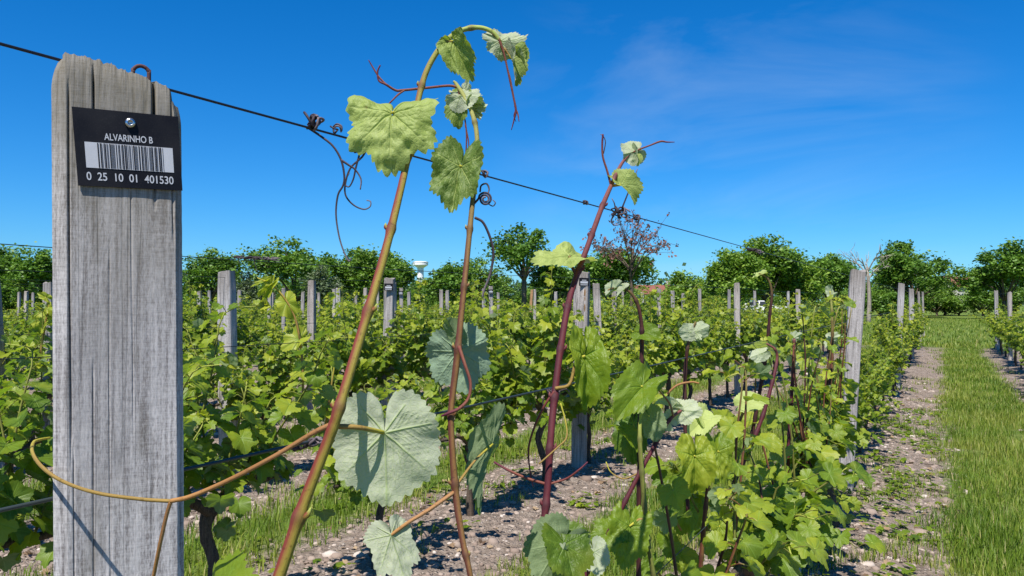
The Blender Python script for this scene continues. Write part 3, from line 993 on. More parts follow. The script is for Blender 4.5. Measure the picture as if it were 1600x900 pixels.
# ------------------------------------------------------------------ row vines (variants copied along the rows)
LOW = [leaf_shape(3, 35, s, 0.20 + 0.07 * s) for s in range(3)]
MIDL = [leaf_shape(6, 101, s, 0.10 + 0.06 * s) for s in range(4)]
HI = [leaf_shape(26, 191, s, dp) for s, dp in enumerate((-0.03, 0.0, 0.05, 0.02, 0.10))]

def make_vine(seed, nsh=11, shapes=LOW, height=0.5, lush=1.0, spread=0.5, lsize=0.069, mats=('leaf', 'stem_green')):
    """local meshes of one vine: gnarled trunk, canes, foliage. returns three meshes"""
    r_ = random.Random(seed)
    tr, ca, fo = MB(), MB(), MB()
    lean = r_.uniform(-0.06, 0.06)
    tp = [(0, 0, -0.1), (0.01, lean * 0.3, 0.12), (-0.015 + lean * 0.3, lean, 0.3), (0.01, lean + 0.02, 0.43), (0, lean, 0.54)]
    tube(tr, tp, [0.029, 0.023, 0.021, 0.024, 0.028], 8, 4, bump=0.35)
    for sg in (-1, 1):
        tube(tr, [(0, lean, 0.50), (0.02 * r_.uniform(-1, 1), lean + sg * 0.14, 0.58), (0, lean + sg * 0.3, 0.57), (0, lean + sg * spread * 0.95, 0.59)], [0.026, 0.018, 0.014, 0.009], 7, 4, bump=0.35)
    for s in range(nsh):
        y0 = r_.uniform(-spread, spread) * 0.95
        b = np.array([r_.uniform(-0.03, 0.03), lean + y0, 0.57])
        h = height * r_.choice((r_.uniform(0.55, 1.05), r_.uniform(0.55, 1.05), r_.uniform(1.05, 1.5)))
        lx, ly = r_.gauss(0, 0.20), r_.gauss(0, 0.16)
        tipb = r_.uniform(0.0, 0.14)
        pts = [b, b + [lx * 0.35, ly * 0.3, h * 0.36], b + [lx * 0.8, ly * 0.7, h * 0.72], b + [lx * 1.05, ly, h], b + [lx * 1.2 + tipb * r_.choice((-1, 1)), ly + tipb * r_.uniform(-1, 1), h + 0.03]]
        tube(ca, pts, [0.0052, 0.0046, 0.0038, 0.0026, 0.0014], 5, 3)
        sp = spline(pts, 6)
        L = np.cumsum(np.r_[0, np.linalg.norm(np.diff(sp, axis=0), axis=1)])
        n = int(L[-1] / 0.030 * lush)
        for q in range(n):
            t_ = (q + r_.random() * 0.6) / n
            p = np.array([np.interp(t_ * L[-1], L, sp[:, c]) for c in range(3)])
            az = q * math.pi + r_.gauss(0, 0.8) + s
            dr = np.array([math.cos(az), math.sin(az) * 0.9, r_.uniform(-0.1, 0.5)])
            pl = r_.uniform(0.05, 0.11) * (1.1 - 0.6 * t_)
            A = p + unit(dr) * pl
            sz = lsize * r_.uniform(0.65, 1.15) * (1.08 - 0.72 * t_ ** 2.2)
            tube(ca, [p, (p + A) / 2 + [0, 0, 0.012], A], [0.0016, 0.0013, 0.0011], 4, 2)
            Y = np.array([dr[0], dr[1], r_.uniform(-0.95, -0.1)])
            N = np.array([dr[0] * 0.55 + r_.gauss(0, 0.3), dr[1] * 0.55 + r_.gauss(0, 0.3), r_.uniform(0.25, 1.0)])
            tint = np.clip(r_.gauss(0.48, 0.19) + 0.42 * max(0, t_ - 0.55), 0, 1)
            put_leaf(fo, A, Y, N, sz, shapes[r_.randrange(len(shapes))], tint, cup=r_.uniform(-0.1, 0.3), fold=r_.uniform(0.0, 0.35), bend=r_.uniform(0.2, 1.1),
                     bb=r_.uniform(0, 0.8), wave=0.05, seed=r_.randrange(10 ** 6), pucker=0.0 if shapes is LOW else 0.02)
        if r_.random() < 0.7:        # pale felted tip
            p = sp[-1]
            for q in range(4):
                put_leaf(fo, p, np.array([r_.gauss(0, 1), r_.gauss(0, 1), r_.uniform(-0.5, 1)]), np.array([r_.gauss(0, 1), r_.gauss(0, 1), 0.3]), 0.03, shapes[0], 1.15, fold=0.5)
    for q in range(int(18 * lush)):   # low suckers and hanging leaves round the head
        A = np.array([r_.gauss(0, 0.13), lean + r_.uniform(-spread, spread), r_.uniform(0.40, 0.66)])
        az = r_.uniform(0, 6.28)
        Y = np.array([math.cos(az), math.sin(az), r_.uniform(-1.2, -0.3)])
        put_leaf(fo, A, Y, np.array([math.cos(az), math.sin(az), 0.8]), lsize * r_.uniform(0.7, 1.1), shapes[r_.randrange(len(shapes))], np.clip(r_.gauss(0.40, 0.15), 0, 1), fold=0.2, bend=0.7, seed=q, pucker=0)
    return (tr.mesh('trunk', M['bark']), ca.mesh('canes', M[mats[1]]), fo.mesh('foliage', M[mats[0]]))

VM = [make_vine(100 + s, nsh=11 + s % 5, height=0.46 + 0.07 * (s % 3), lush=1.0 + 0.12 * (s % 2)) for s in range(10)]
VN = [make_vine(300 + s, nsh=12, shapes=MIDL, height=0.42 + 0.05 * s, lush=1.0, lsize=0.062) for s in range(4)]

def vine_obj(loc, meshes, rotz, sc, label, group=None):
    root = thing('grape_vine', loc, label, 'grape vine', group)
    root.rotation_euler = (0, 0, rotz)
    root.scale = (sc,) * 3
    for nm, me in zip(('trunk', 'canes', 'foliage'), meshes):
        c = bpy.data.objects.new(nm, me)
        COL.objects.link(c)
        c.parent = root
    return root

def cam_px(p):
    d = np.asarray(p) - CAM
    z = d @ FW
    return (800 + d @ RT / max(z, 1e-3) * FPX, 450 - d @ UP / max(z, 1e-3) * FPX, z)

spots = []
for k in range(-1, 15):
    x0 = -PITCH_ROW * k
    if k == 0: continue
    y = 0.9 + 0.37 * (k % 3)
    while y < END_Y - 0.3:
        x, yy = x0 + random.gauss(0, 0.03), y + random.gauss(0, 0.07)
        y += 1.02
        px, py, z = cam_px((x, yy, 0.9))
        if z < 1.0 or px < -140 - 500 / z or px > 1740: continue
        if k == -1 and yy < 9.0: continue
        if random.random() < 0.05: continue
        spots.append((z, k, x, yy))
y = 6.95
while y < END_Y:
    z = cam_px((0, y, 0.9))[2]
    if min(abs(y - q) for q in (12.1, 17.9, 23.8)) > 0.35: spots.append((z, 0, -0.03 + random.gauss(0, 0.02), y))
    y += 1.0 + random.gauss(0, 0.05)
spots.sort()
NEAR_N = 285
for i, (z, k, x, y) in enumerate(spots[:NEAR_N]):
    rz = random.choice((0, math.pi)) + random.gauss(0, 0.12)
    sc = random.uniform(0.82, 1.14) * (1.0 if k > 0 else 0.86 if k < 0 else 0.66 if y < 11.5 else 0.85)
    gz = float(ground_z(np.array([x]), np.array([y]))[0])
    me = VN[i % 4] if z < 5.6 else VM[random.randrange(10)]
    if k == 0: lab, g = 'leafy green vine in the nearest row, beyond the thick smooth faced post', 'vines at the far end of the nearest row'
    elif k == -1: lab, g = 'leafy vine in the row right of the grass lane', 'vines right of the grass lane'
    elif k == 1: lab, g = 'leafy green vine in the second row, behind the tall bare shoots', 'vines of the second row'
    elif k == 2: lab, g = 'leafy green vine in the third row back', 'vines of the third row'
    elif k == 3: lab, g = 'leafy green vine in the fourth row back', 'vines of the fourth row'
    else: lab, g = 'leafy green vine in the far rows below the trees', 'vines of the far rows'
    vine_obj((x, y, gz), me, rz, sc, lab, g)
mb = MB()
vcache = {}
def mesh_np(me):
    if me.name not in vcache:
        v = np.zeros(len(me.vertices) * 3)
        me.vertices.foreach_get('co', v)
        t = np.zeros(len(me.vertices))
        me.attributes['tint'].data.foreach_get('value', t)
        ls = np.zeros(len(me.loops), np.int32)
        me.loops.foreach_get('vertex_index', ls)
        vcache[me.name] = (v.reshape(-1, 3), ls.reshape(-1, 4), t)
    return vcache[me.name]
for i, (z, k, x, y) in enumerate(spots[NEAR_N:]):
    v, f, t = mesh_np(VM[i % 10][2])
    s = 1 if i % 2 else -1
    mb.add(v * [s, s, 1] + [x, y, 0], f, 0, tint=t)
if mb.n:
    tag(mb.build('vine_rows', M['leaf']), 'mass of vine foliage in the farthest rows', 'vines', kind='stuff')

# ------------------------------------------------------------------ the foreground vines of the nearest row
def pts_of(lst, zf=1.0):
    return np.array([P(a[0], a[1], a[2] * zf) for a in lst])

class Vine:
    def __init__(self, y, label, x=0.05, trunk=True):
        self.off = np.array([x, y, 0.0])
        self.root = thing('grape_vine', (x, y, 0), label, 'grape vine', 'vines of the nearest row')
        if trunk:
            mb = MB()
            o = self.off
            tube(mb, [o + [0, 0, -0.1], o + [0.02, 0.02, 0.15], o + [-0.02, 0.0, 0.36], o + [0, 0.03, 0.52]], [0.04, 0.034, 0.03, 0.036], 9, 4, bump=0.35)
            for sg in (-1, 1):
                tube(mb, [o + [0, 0, 0.5], o + [0.02, sg * 0.15, 0.58], o + [0, sg * 0.38, 0.56]], [0.028, 0.018, 0.012], 8, 4, bump=0.3)
            mb.build('trunk', M['bark'], self.root, o)
    def shoot(self, lst, mat, sides=14, nodes=()):
        """lst of (px, py, Z, width in px); nodes = indexes where the cane swells"""
        p = pts_of(lst)
        r = np.array([a[3] / 2 / FPX * a[2] for a in lst]) * (0.74 if sides >= 14 else 0.76)
        mb = MB()
        tube(mb, p, r, sides, 22 if sides >= 14 else 14, internode=0.085 if sides >= 14 else 0.075)
        if sides >= 14:            # buds at the nodes, alternately on either side
            c = spline(np.hstack([p, r[:, None]]), 22)
            ln = np.cumsum(np.r_[0, np.linalg.norm(np.diff(c[:, :3], axis=0), axis=1)])
            for q in range(1, int(ln[-1] / 0.085)):
                at_ = q * 0.085 - 0.085 * 0.37
                b = np.array([np.interp(at_, ln, c[:, k]) for k in range(4)])
                b2 = np.array([np.interp(at_ + 0.006, ln, c[:, k]) for k in range(3)])
                tn_, sd = unit(b2 - b[:3]), (1 if q % 2 else -1)
                d = unit(RT * sd - FW * 0.4)
                tube(mb, [b[:3] + d * b[3] * 0.7, b[:3] + d * b[3] * 1.5 + tn_ * b[3] * 0.7, b[:3] + d * b[3] * 1.7 + tn_ * b[3] * 1.9], [b[3] * 0.55, b[3] * 0.5, b[3] * 0.12], 8, 4)
        return mb.build('shoot', M[mat], self.root, self.off)
    def tendril(self, lst, mat, parent=None, name='tendril', sub=8):
        p = pts_of(lst)
        r = np.array([a[3] / 2 / FPX * a[2] for a in lst]) * (0.78 if mat == 'tendril_red' else 0.9)
        mb = MB()
        tube(mb, p, r, 8, sub)
        return mb.build(name, M[mat], parent or self.root, self.off)
    def leaf(self, parent, A, T, n, sx=1.0, size=1.0, tint=0.5, mat='leaf_young', seed=0, pet=None, petmat='tendril_green', res=HI, **kw):
        a, t = P(*A), P(*T)
        mb = MB()
        N = CV(*n)
        put_leaf(mb, a, t - a, N, np.linalg.norm(t - a) * size, res[seed % len(res)], tint, sx=sx, seed=seed, **kw)
        o = mb.build('leaf', M[mat], parent, self.off)
        if pet is not None:
            mb = MB()
            q = [P(*p_[:3]) for p_ in pet] + [a]
            w_ = pet[0][3] / 2 / FPX * pet[0][2]
            tube(mb, q, np.linspace(w_, w_ * 0.7, len(q)), 8, 5)
            mb.build('petiole', M[petmat], parent, self.off)
        return o

V1 = Vine(0.78, 'grape vine with three tall bare shoots carrying young leaves over the top wire', 0.12)
s1 = V1.shoot([(428, 925, .57, 27), (470, 800, .585, 25), (508, 700, .597, 23), (521, 665, .60, 24), (532, 630, .605, 21), (565, 520, .635, 20), (600, 400, .675, 18), (625, 300, .715, 15.5),
               (642, 222, .745, 14), (655, 150, .77, 12.5), (668, 108, .78, 12), (690, 72, .785, 11.5), (716, 50, .79, 10.5), (745, 43, .79, 9.5), (768, 49, .79, 9), (780, 62, .79, 7)], 'stem_olive', 18, (3,))
V1.tendril([(779, 60, .79, 7), (787, 82, .79, 4.5), (793, 108, .79, 4), (797, 125, .79, 5), (802, 150, .79, 4), (806, 172, .79, 4.5), (803, 188, .79, 3), (799, 203, .79, 1.6)], 'tendril_red', s1)
V1.tendril([(804, 165, .79, 3), (809, 178, .79, 3), (811, 190, .788, 1.5)], 'tendril_red', s1)
V1.tendril([(806, 172, .79, 3), (803, 181, .792, 2), (806, 190, .795, 1.2)], 'tendril_red', s1)
# young leaf on the arch, its tip leaves
V1.leaf(s1, (708, 64, .785), (735, 124, .78), (-0.35, 0.25, 0.85), 0.46, 1.0, 0.42, seed=1, pet=[(697, 66, .785, 5)], fold=0.35, bend=0.6, bb=0.2, wave=0.08, pucker=0.03, yb=0.25)
V1.leaf(s1, (782, 64, .79), (822, 66, .80), (0.15, -0.3, -0.9), 0.72, 1.05, 0.8, seed=2, pet=[(770, 51, .79, 6)], fold=0.3, bend=0.7, bb=0.4, wave=0.1)
V1.leaf(s1, (799, 92, .79), (811, 130, .785), (0.7, 0.2, 0.6), 0.45, 1.0, 0.35, seed=3, pet=[(788, 75, .79, 3)], fold=0.6, bend=0.6, bb=0.5, wave=0.12)
V1.leaf(s1, (803, 84, .795), (824, 103, .79), (0.5, 0.5, 0.5), 0.4, 0.9, 0.7, seed=0, fold=0.7, bend=0.8, bb=0.5, wave=0.12)
# the two big leaves
V1.leaf(s1, (612, 176, .725), (603, 260, .70), (-0.06, 0.32, 0.9), 0.90, 1.02, 0.60, seed=4, pet=[(643, 222, .745, 6), (634, 178, .75)], cup=-0.12, fold=0.10, bend=0.75, bb=2.6, wave=0.085, pucker=0.034)
V1.leaf(s1, (601, 676, .632), (606, 789, .630), (0.05, -0.16, -0.95), 0.95, 1.0, 0.75, seed=0, pet=[(524, 666, .605, 9), (562, 668, .612)], cup=0.10, fold=-0.05, bend=0.18, bb=0.1, wave=0.05, pucker=0.02)
V1.leaf(s1, (325, 965, .62), (368, 912, .60), (0.1, 0.8, 0.5), 1.0, 1.2, 0.55, 'leaf', seed=2, fold=0.1, bend=0.5)
# long forked tendril in front of the post
V1.tendril([(520, 662, .60, 9), (490, 676, .60, 8.5), (430, 712, .602, 8), (360, 749, .606, 8), (300, 775, .612, 8), (267, 783, .616, 8)], 'tendril_orange', s1)
V1.tendril([(267, 783, .616, 7), (220, 780, .622, 6.5), (150, 770, .633, 6.5), (98, 752, .65, 6.5), (66, 730, .67, 6.5), (51, 708, .695, 6), (52, 692, .72, 5.5), (62, 687, .735, 5), (78, 684, .75, 4)], 'tendril_green', s1)
V1.tendril([(267, 783, .616, 7.5), (260, 806, .618, 7), (250, 850, .622, 7), (239, 905, .63, 6.5)], 'tendril_orange', s1)

s2 = V1.shoot([(742, 940, .93, 12), (733, 890, .935, 12), (722, 840, .95, 13), (712, 770, .97, 15), (706, 690, .985, 13.5), (705, 640, .995, 13), (713, 570, 1.01, 15), (716, 540, 1.015, 14), (723, 470, 1.035, 12.5), (730, 400, 1.06, 12),
               (738, 320, 1.09, 11), (745, 255, 1.115, 10.5), (745, 210, 1.13, 10), (738, 178, 1.14, 9.5), (726, 152, 1.15, 9), (714, 133, 1.155, 8), (709, 127, 1.155, 5)], 'stem_brown', 14, (3, 7))
V1.tendril([(714, 136, 1.155, 6), (700, 134, 1.15, 5), (670, 137, 1.14, 5), (630, 141, 1.12, 5), (618, 141, 1.115, 5), (603, 132, 1.11, 5), (592, 126, 1.11, 4), (590, 112, 1.11, 3.5), (594, 102, 1.11, 3)], 'tendril_red', s2)
V1.tendril([(603, 132, 1.11, 4), (592, 120, 1.11, 3.5), (583, 106, 1.11, 3), (576, 94, 1.11, 2)], 'tendril_red', s2)
V1.tendril([(632, 141, 1.12, 4), (622, 148, 1.115, 4), (612, 158, 1.11, 3.5), (600, 170, 1.11, 3)], 'tendril_red', s2)
V1.tendril([(716, 140, 1.155, 4), (722, 165, 1.155, 3), (727, 190, 1.15, 3), (729, 215, 1.15, 3), (727, 245, 1.15, 2.5), (722, 262, 1.15, 1.8)], 'tendril_red', s2)
V1.tendril([(727, 195, 1.15, 3), (732, 220, 1.15, 2.5), (733, 240, 1.15, 2), (740, 252, 1.15, 1.6)], 'tendril_red', s2)
V1.leaf(s2, (719, 150, 1.15), (750, 154, 1.14), (0.1, -0.4, -0.85), 0.75, 1.1, 0.9, seed=1, fold=0.35, bend=0.5, wave=0.1)
V1.leaf(s2, (727, 142, 1.16), (730, 125, 1.16), (0.2, -0.3, -0.9), 0.6, 1.0, 0.9, seed=3, fold=0.3, bend=0.5, wave=0.1)
V1.leaf(s2, (720, 160, 1.16), (712, 196, 1.15), (-0.3, 0.3, 0.8), 0.6, 1.05, 0.25, seed=2, fold=0.3, bend=0.5, wave=0.1)
for q, (ax_, ay_, tx_, ty_) in enumerate([(742, 162, 758, 160), (745, 168, 762, 166), (744, 172, 758, 178), (742, 176, 752, 186)]):
    V1.leaf(s2, (ax_, ay_, 1.15), (tx_, ty_, 1.145), (0.3, 0.5 - 0.3 * q, -0.6), 0.6, 1.0, 1.1, seed=q, fold=0.6, bend=0.6, wave=0.15, res=MIDL)
V1.leaf(s2, (719, 259, 1.10), (702, 328, 1.075), (-0.22, 0.28, 0.9), 0.68, 0.98, 0.18, seed=3, pet=[(741, 280, 1.105, 6), (733, 268, 1.115)], cup=0.0, fold=0.30, bend=0.45, bb=0.25, wave=0.09, pucker=0.035)
V1.leaf(s2, (716, 549, 1.05), (731, 620, 1.06), (-0.1, -0.12, -0.95), 0.92, 0.9, 0.5, 'leaf_shade', seed=2, pet=[(717, 541, 1.015, 7)], cup=0.15, fold=0.28, bend=0.3, bb=0.1, wave=0.07)
V1.leaf(s2, (713, 524, 1.03), (698, 495, 1.03), (-0.3, 0.6, -0.5), 0.55, 1.0, 0.3, 'leaf', seed=0, fold=0.5, bend=0.4)
V1.tendril([(717, 541, 1.01, 8), (726, 568, 1.0, 7), (735, 598, 0.995, 6.5), (732, 622, 0.99, 6.5), (718, 638, 0.985, 7), (700, 646, 0.985, 6), (690, 650, 0.99, 4)], 'tendril_red', s2)
V1.leaf(s2, (770, 694, 1.06), (733, 800, 1.02), (-0.80, 0.12, -0.42), 0.40, 1.0, 0.3, 'leaf', seed=2, pet=[(712, 760, .97, 5), (742, 720, 1.02)], fold=0.2, bend=0.25, bb=0.1)
V1.leaf(s2, (611, 836, .90), (636, 918, .885), (-0.42, -0.15, -0.85), 0.6, 1.0, 0.5, seed=4, pet=[(711, 768, .97, 7), (668, 798, .94), (640, 815, .92)], petmat='tendril_orange', fold=0.25, bend=0.2, bb=0.1, wave=0.05, yb=0.6)
V1.tendril([(742, 340, 1.08, 5), (755, 348, 1.08, 4.5), (766, 372, 1.08, 4.5), (771, 396, 1.08, 4.5), (766, 428, 1.08, 4.2), (757, 452, 1.08, 4), (754, 464, 1.08, 3)], 'tendril_dry', s2)
sp_ = [(741, 318, 1.09, 4), (748, 310, 1.09, 4)]
for q in range(26):
    an = 2.6 - q * 0.55
    rr = 10.5 * (1 - q / 34)
    sp_.append((758 + rr * math.cos(an), 311 - rr * math.sin(an), 1.09 - 0.0006 * q, 3.6))
V1.tendril(sp_, 'tendril_dry', s2, sub=3)
V1.tendril([(762, 318, 1.09, 2), (770, 322, 1.09, 2), (774, 317, 1.09, 2), (770, 312, 1.09, 1.5)], 'tendril_dry', s2)
V1.tendril([(750, 300, 1.09, 3), (752, 290, 1.09, 3), (760, 287, 1.09, 3), (764, 294, 1.09, 3), (763, 302, 1.09, 2)], 'tendril_dry', s2)

s3 = V1.shoot([(834, 935, 1.19, 15), (846, 850, 1.2, 15.5), (856, 757, 1.23, 15), (860, 690, 1.25, 15), (866, 625, 1.28, 15), (876, 545, 1.32, 14), (888, 475, 1.37, 13.5), (902, 428, 1.41, 12.5), (920, 380, 1.45, 11.5), (940, 325, 1.51, 10.5),
               (955, 290, 1.55, 9), (970, 258, 1.58, 7), (984, 240, 1.6, 5)], 'stem_red', 14, (4, 7))
V1.tendril([(984, 240, 1.6, 4), (1000, 233, 1.6, 3.5), (1016, 227, 1.6, 3.2), (1032, 221, 1.6, 4), (1042, 222, 1.6, 3), (1054, 222, 1.6, 1.5)], 'tendril_red', s3)
V1.tendril([(955, 291, 1.55, 5), (949, 268, 1.55, 4.5), (942, 245, 1.55, 4.2), (941, 225, 1.55, 4), (942, 210, 1.55, 4)], 'tendril_red', s3)
V1.tendril([(943, 240, 1.55, 2), (946, 222, 1.55, 1.8), (942, 212, 1.55, 1.6), (938, 210, 1.55, 1.2)], 'tendril_dry', s3)
V1.leaf(s3, (992, 236, 1.6), (973, 243, 1.59), (-0.1, -0.2, -0.9), 1.0, 1.15, 0.9, seed=1, fold=0.4, bend=0.6, bb=0.8, wave=0.1, res=HI)
V1.leaf(s3, (993, 238, 1.6), (1000, 258, 1.59), (0.8, 0.1, 0.5), 0.5, 1.0, 0.7, seed=3, fold=0.4, bend=0.6)
V1.leaf(s3, (970, 289, 1.56), (999, 312, 1.55), (0.25, 0.5, 0.75), 0.62, 1.05, 0.75, seed=2, pet=[(957, 290, 1.55, 5)], fold=0.6, bend=0.7, bb=0.3, wave=0.07)
V1.leaf(s3, (890, 400, 1.42), (835, 403, 1.36), (-0.05, 0.84, 0.5), 0.60, 0.98, 0.62, seed=4, pet=[(903, 434, 1.41, 6), (893, 415, 1.41)], petmat='stem_dark', cup=0.05, fold=0.05, bend=0.5, bb=0.7, wave=0.08, pucker=0.03)
V1.leaf(s3, (914, 556, 1.30), (924, 642, 1.27), (0.30, 0.25, 0.9), 0.42, 1.0, 0.42, 'leaf', seed=0, pet=[(868, 607, 1.28, 6), (890, 600, 1.29), (900, 565, 1.30)], fold=0.28, bend=0.5, bb=0.5, wave=0.07, pucker=0.04)
V1.leaf(s3, (876, 850, 1.17), (832, 915, 1.16), (-0.1, -0.2, -0.9), 0.9, 0.9, 0.45, 'leaf', seed=1, fold=0.15, bend=0.4)
V1.leaf(s3, (882, 850, 1.16), (905, 915, 1.12), (0.4, 0.4, 0.8), 0.8, 0.95, 0.2, 'leaf', seed=3, pet=[(852, 915, 1.19, 5)], fold=0.2, bend=0.5)
V1.leaf(s3, (879, 862, 1.15), (884, 846, 1.15), (0, 0.2, -0.9), 0.6, 1.0, 1.1, seed=2, fold=0.4, res=MIDL)
V1.tendril([(866, 612, 1.28, 5), (852, 632, 1.28, 5), (836, 665, 1.29, 4.5), (826, 700, 1.3, 4), (828, 735, 1.3, 3), (833, 760, 1.3, 2)], 'tendril_red', s3)
V1.tendril([(856, 757, 1.23, 6), (825, 748, 1.24, 5.5), (795, 735, 1.25, 5), (772, 722, 1.26, 4)], 'tendril_red', s3)
V1.tendril([(856, 757, 1.23, 5), (885, 748, 1.23, 4.5), (905, 734, 1.22, 4), (918, 722, 1.22, 3)], 'tendril_red', s3)
V1.tendril([(842, 725, 1.22, 3), (870, 700, 1.23, 3), (885, 684, 1.24, 3), (884, 660, 1.25, 3), (876, 630, 1.26, 2.5)], 'tendril_green', s3)

# dry coils wound on the wires: one thing each
def coil(cx, cy, Z, n, r, pitch, label, w_=3.0, extra=(), ang=0.25):
    root_p = P(cx, cy, Z)
    mb = MB()
    q = []
    ux, uy = math.cos(ang), math.sin(ang)
    r_ = np.random.default_rng(int(cx * 7 + cy))
    e1 = unit(CV(-uy * 0.4, 1.0, 0.2))
    axd = unit(CV(ux, -uy, -0.5))
    rr = r
    for i in range(n * 9):
        an = i / 9 * 2 * math.pi
        s = (r_.random() * 0.25 + i / (n * 9) * 0.75 - 0.5) * pitch
        if i % 5 == 0:
            axd = unit(unit(CV(ux, -uy, -0.5)) + r_.normal(0, 0.45, 3))
            rr = r * r_.uniform(0.55, 1.1)
        e1 = unit(e1 - axd * np.dot(e1, axd))
        e2 = np.cross(axd, e1)
        q.append(P(cx + ux * s, cy + uy * s, Z) + (e1 * math.cos(an) + e2 * math.sin(an)) * rr / FPX * Z)
    tube(mb, q, w_ / 2 / FPX * Z, 6, 2)
    for e in extra:
        tube(mb, pts_of([(a[0], a[1], Z, 1) for a in e]), np.linspace(w_ / 2, w_ / 4, len(e)) / FPX * Z, 6, 5)
    o = mb.build('dried_tendril', M['tendril_dry'], None, root_p)
    o.location = root_p
    tag(o, label, 'tendril', 'dry tendrils wound on the wires')
Zc = wire_z(490)
coil(490, 190, Zc, 6, 14, 16, 'tight dark knot of dry tendril with a long hanging tail on the top wire', 4.2,
     [[(482, 200), (500, 212), (520, 228), (533, 250), (538, 275), (536, 290), (528, 305), (525, 335), (530, 370), (538, 395), (545, 408), (548, 404)],
      [(533, 250), (545, 258), (555, 265), (564, 280), (563, 296)]])
coil(526, 201, wire_z(526), 2, 8, 10, 'small open loop of dry tendril on the top wire touching the big pale leaf', 3)
coil(562, 232, wire_z(562) - 0.03, 3, 8, 10, 'dry tendril below the big pale leaf with a reddish curl', 3.4,
     [[(575, 228), (566, 245), (548, 262), (540, 285), (540, 305), (552, 320), (568, 327), (578, 323), (579, 315), (573, 313)],
      [(562, 240), (556, 262), (552, 280), (545, 292), (538, 285), (546, 270)], [(566, 222), (574, 232), (570, 240)]])
coil(758, 272, wire_z(758), 3, 5.5, 9, 'short grey coil on the top wire just right of the bent brown shoot', 3)
coil(915, 317, wire_z(915), 2, 3, 10, 'tiny stub on the top wire between two shoots', 2.5)
coil(968, 332, wire_z(968), 5, 9, 26, 'ragged bunch of dry tendrils where the crimson shoot crosses the wire', 2.6,
     [[(960, 335), (955, 345), (960, 352), (972, 350)], [(972, 325), (982, 300), (990, 280), (996, 264)], [(990, 338), (998, 345), (994, 352), (988, 348)], [(962, 330), (960, 318), (956, 310)]])
coil(995, 340, wire_z(995), 3, 5, 14, 'small dry tendril clump just right of the ragged bunch on the wire', 2.4)
coil(1180, 392, wire_z(1180), 6, 3, 34, 'thin dry tendril wrapped along the far stretch of the top wire', 1.8)
coil(865, 612, wire_z(865) - 0.1, 4, 7, 22, 'dry tendril lashing the crimson shoot to the middle wire', 3, [[(850, 622), (848, 632), (856, 640)], [(872, 612), (884, 608), (890, 612)]], -0.25)
coil(480, 693, wire_z(480) + 0.0, 6, 5, 60, 'bark brown tendril twisted along the middle wire behind the olive shoot', 4.5, (), -0.25)
coil(400, 403, row_z(400, 1), 9, 2.5, 90, 'dry tendrils strung along the top wire of the second row', 1.5, [[(396, 402), (398, 412), (402, 425)], [(372, 404), (374, 412)]], 0.06)
coil(1000, 601, wire_z(1000), 3, 5, 10, 'dry tendril tying the tall brown shoot to the middle wire', 2.4, (), -0.2)

# second vine of the nearest row
V2 = Vine(1.95, 'grape vine right of the crimson shoot, one red shoot leaning, one brown and upright', 0.06)
a1 = V2.shoot([(998, 930, 1.93, 10), (998, 800, 1.93, 10), (1000, 700, 1.93, 10), (1001, 600, 1.93, 9), (1003, 540, 1.93, 9), (1002, 505, 1.93, 8), (996, 475, 1.93, 7), (985, 457, 1.93, 6), (970, 449, 1.93, 5), (955, 451, 1.92, 4), (944, 458, 1.92, 3)], 'stem_dark', 10, (5,))
a2 = V2.shoot([(1026, 930, 1.78, 10), (1012, 840, 1.80, 10), (1004, 750, 1.82, 10), (1000, 690, 1.84, 9), (1001, 655, 1.86, 7), (1009, 632, 1.88, 5)], 'stem_green', 10)
a3 = V2.shoot([(912, 905, 1.78, 10), (958, 820, 1.80, 9.5), (1000, 738, 1.84, 9), (1030, 684, 1.88, 8), (1046, 656, 1.9, 7), (1066, 640, 1.92, 6)], 'stem_red', 10, (2,))
V2.leaf(a1, (1003, 604, 1.9), (962, 652, 1.84), (-0.15, 0.55, 0.8), 0.6, 0.95, 0.5, 'leaf', seed=1, pet=[(1001, 600, 1.93, 5)], fold=0.35, bend=0.4, wave=0.06)
V2.leaf(a1, (990, 662, 1.95), (984, 726, 1.92), (-0.5, 0.3, 0.7), 0.6, 1.0, 0.22, 'leaf', seed=2, pet=[(1000, 690, 1.93, 4)], fold=0.2, bend=0.5)
V2.leaf(a1, (978, 676, 1.9), (1000, 700, 1.88), (0.2, 0.8, 0.4), 0.6, 1.1, 0.4, 'leaf', seed=0, fold=0.2, bend=0.5)
V2.leaf(a2, (984, 822, 1.79), (976, 888, 1.74), (0.1, 0.45, 0.85), 0.66, 1.0, 0.62, 'leaf', seed=3, pet=[(1008, 812, 1.8, 5), (998, 812, 1.8)], fold=0.08, bend=0.5, bb=0.6, wave=0.06, pucker=0.035)
V2.leaf(a3, (962, 830, 1.8), (924, 838, 1.78), (0.2, 0.7, 0.6), 0.75, 1.05, 0.3, 'leaf', seed=4, fold=0.2, bend=0.6)
V2.leaf(a3, (928, 862, 1.76), (938, 900, 1.74), (0.3, 0.3, -0.8), 0.8, 1.0, 0.9, seed=1, fold=0.2, bend=0.4)
V2.leaf(a2, (1016, 655, 1.87), (1030, 690, 1.85), (0.3, 0.4, -0.7), 0.8, 1.0, 0.6, 'leaf', seed=1, fold=0.2, bend=0.4)
V2.leaf(a3, (1046, 660, 1.9), (1034, 648, 1.9), (-0.2, -0.3, -0.8), 0.8, 1.2, 1.1, seed=2, fold=0.3, res=MIDL)
V2.leaf(a3, (1062, 640, 1.92), (1098, 646, 1.9), (0.1, -0.55, -0.8), 0.8, 1.0, 0.9, seed=3, fold=0.25, bend=0.5, wave=0.08)
V2.leaf(a3, (1050, 636, 1.92), (1022, 624, 1.92), (0.1, 0.7, -0.5), 0.5, 1.0, 0.9, seed=0, fold=0.3, bend=0.4)
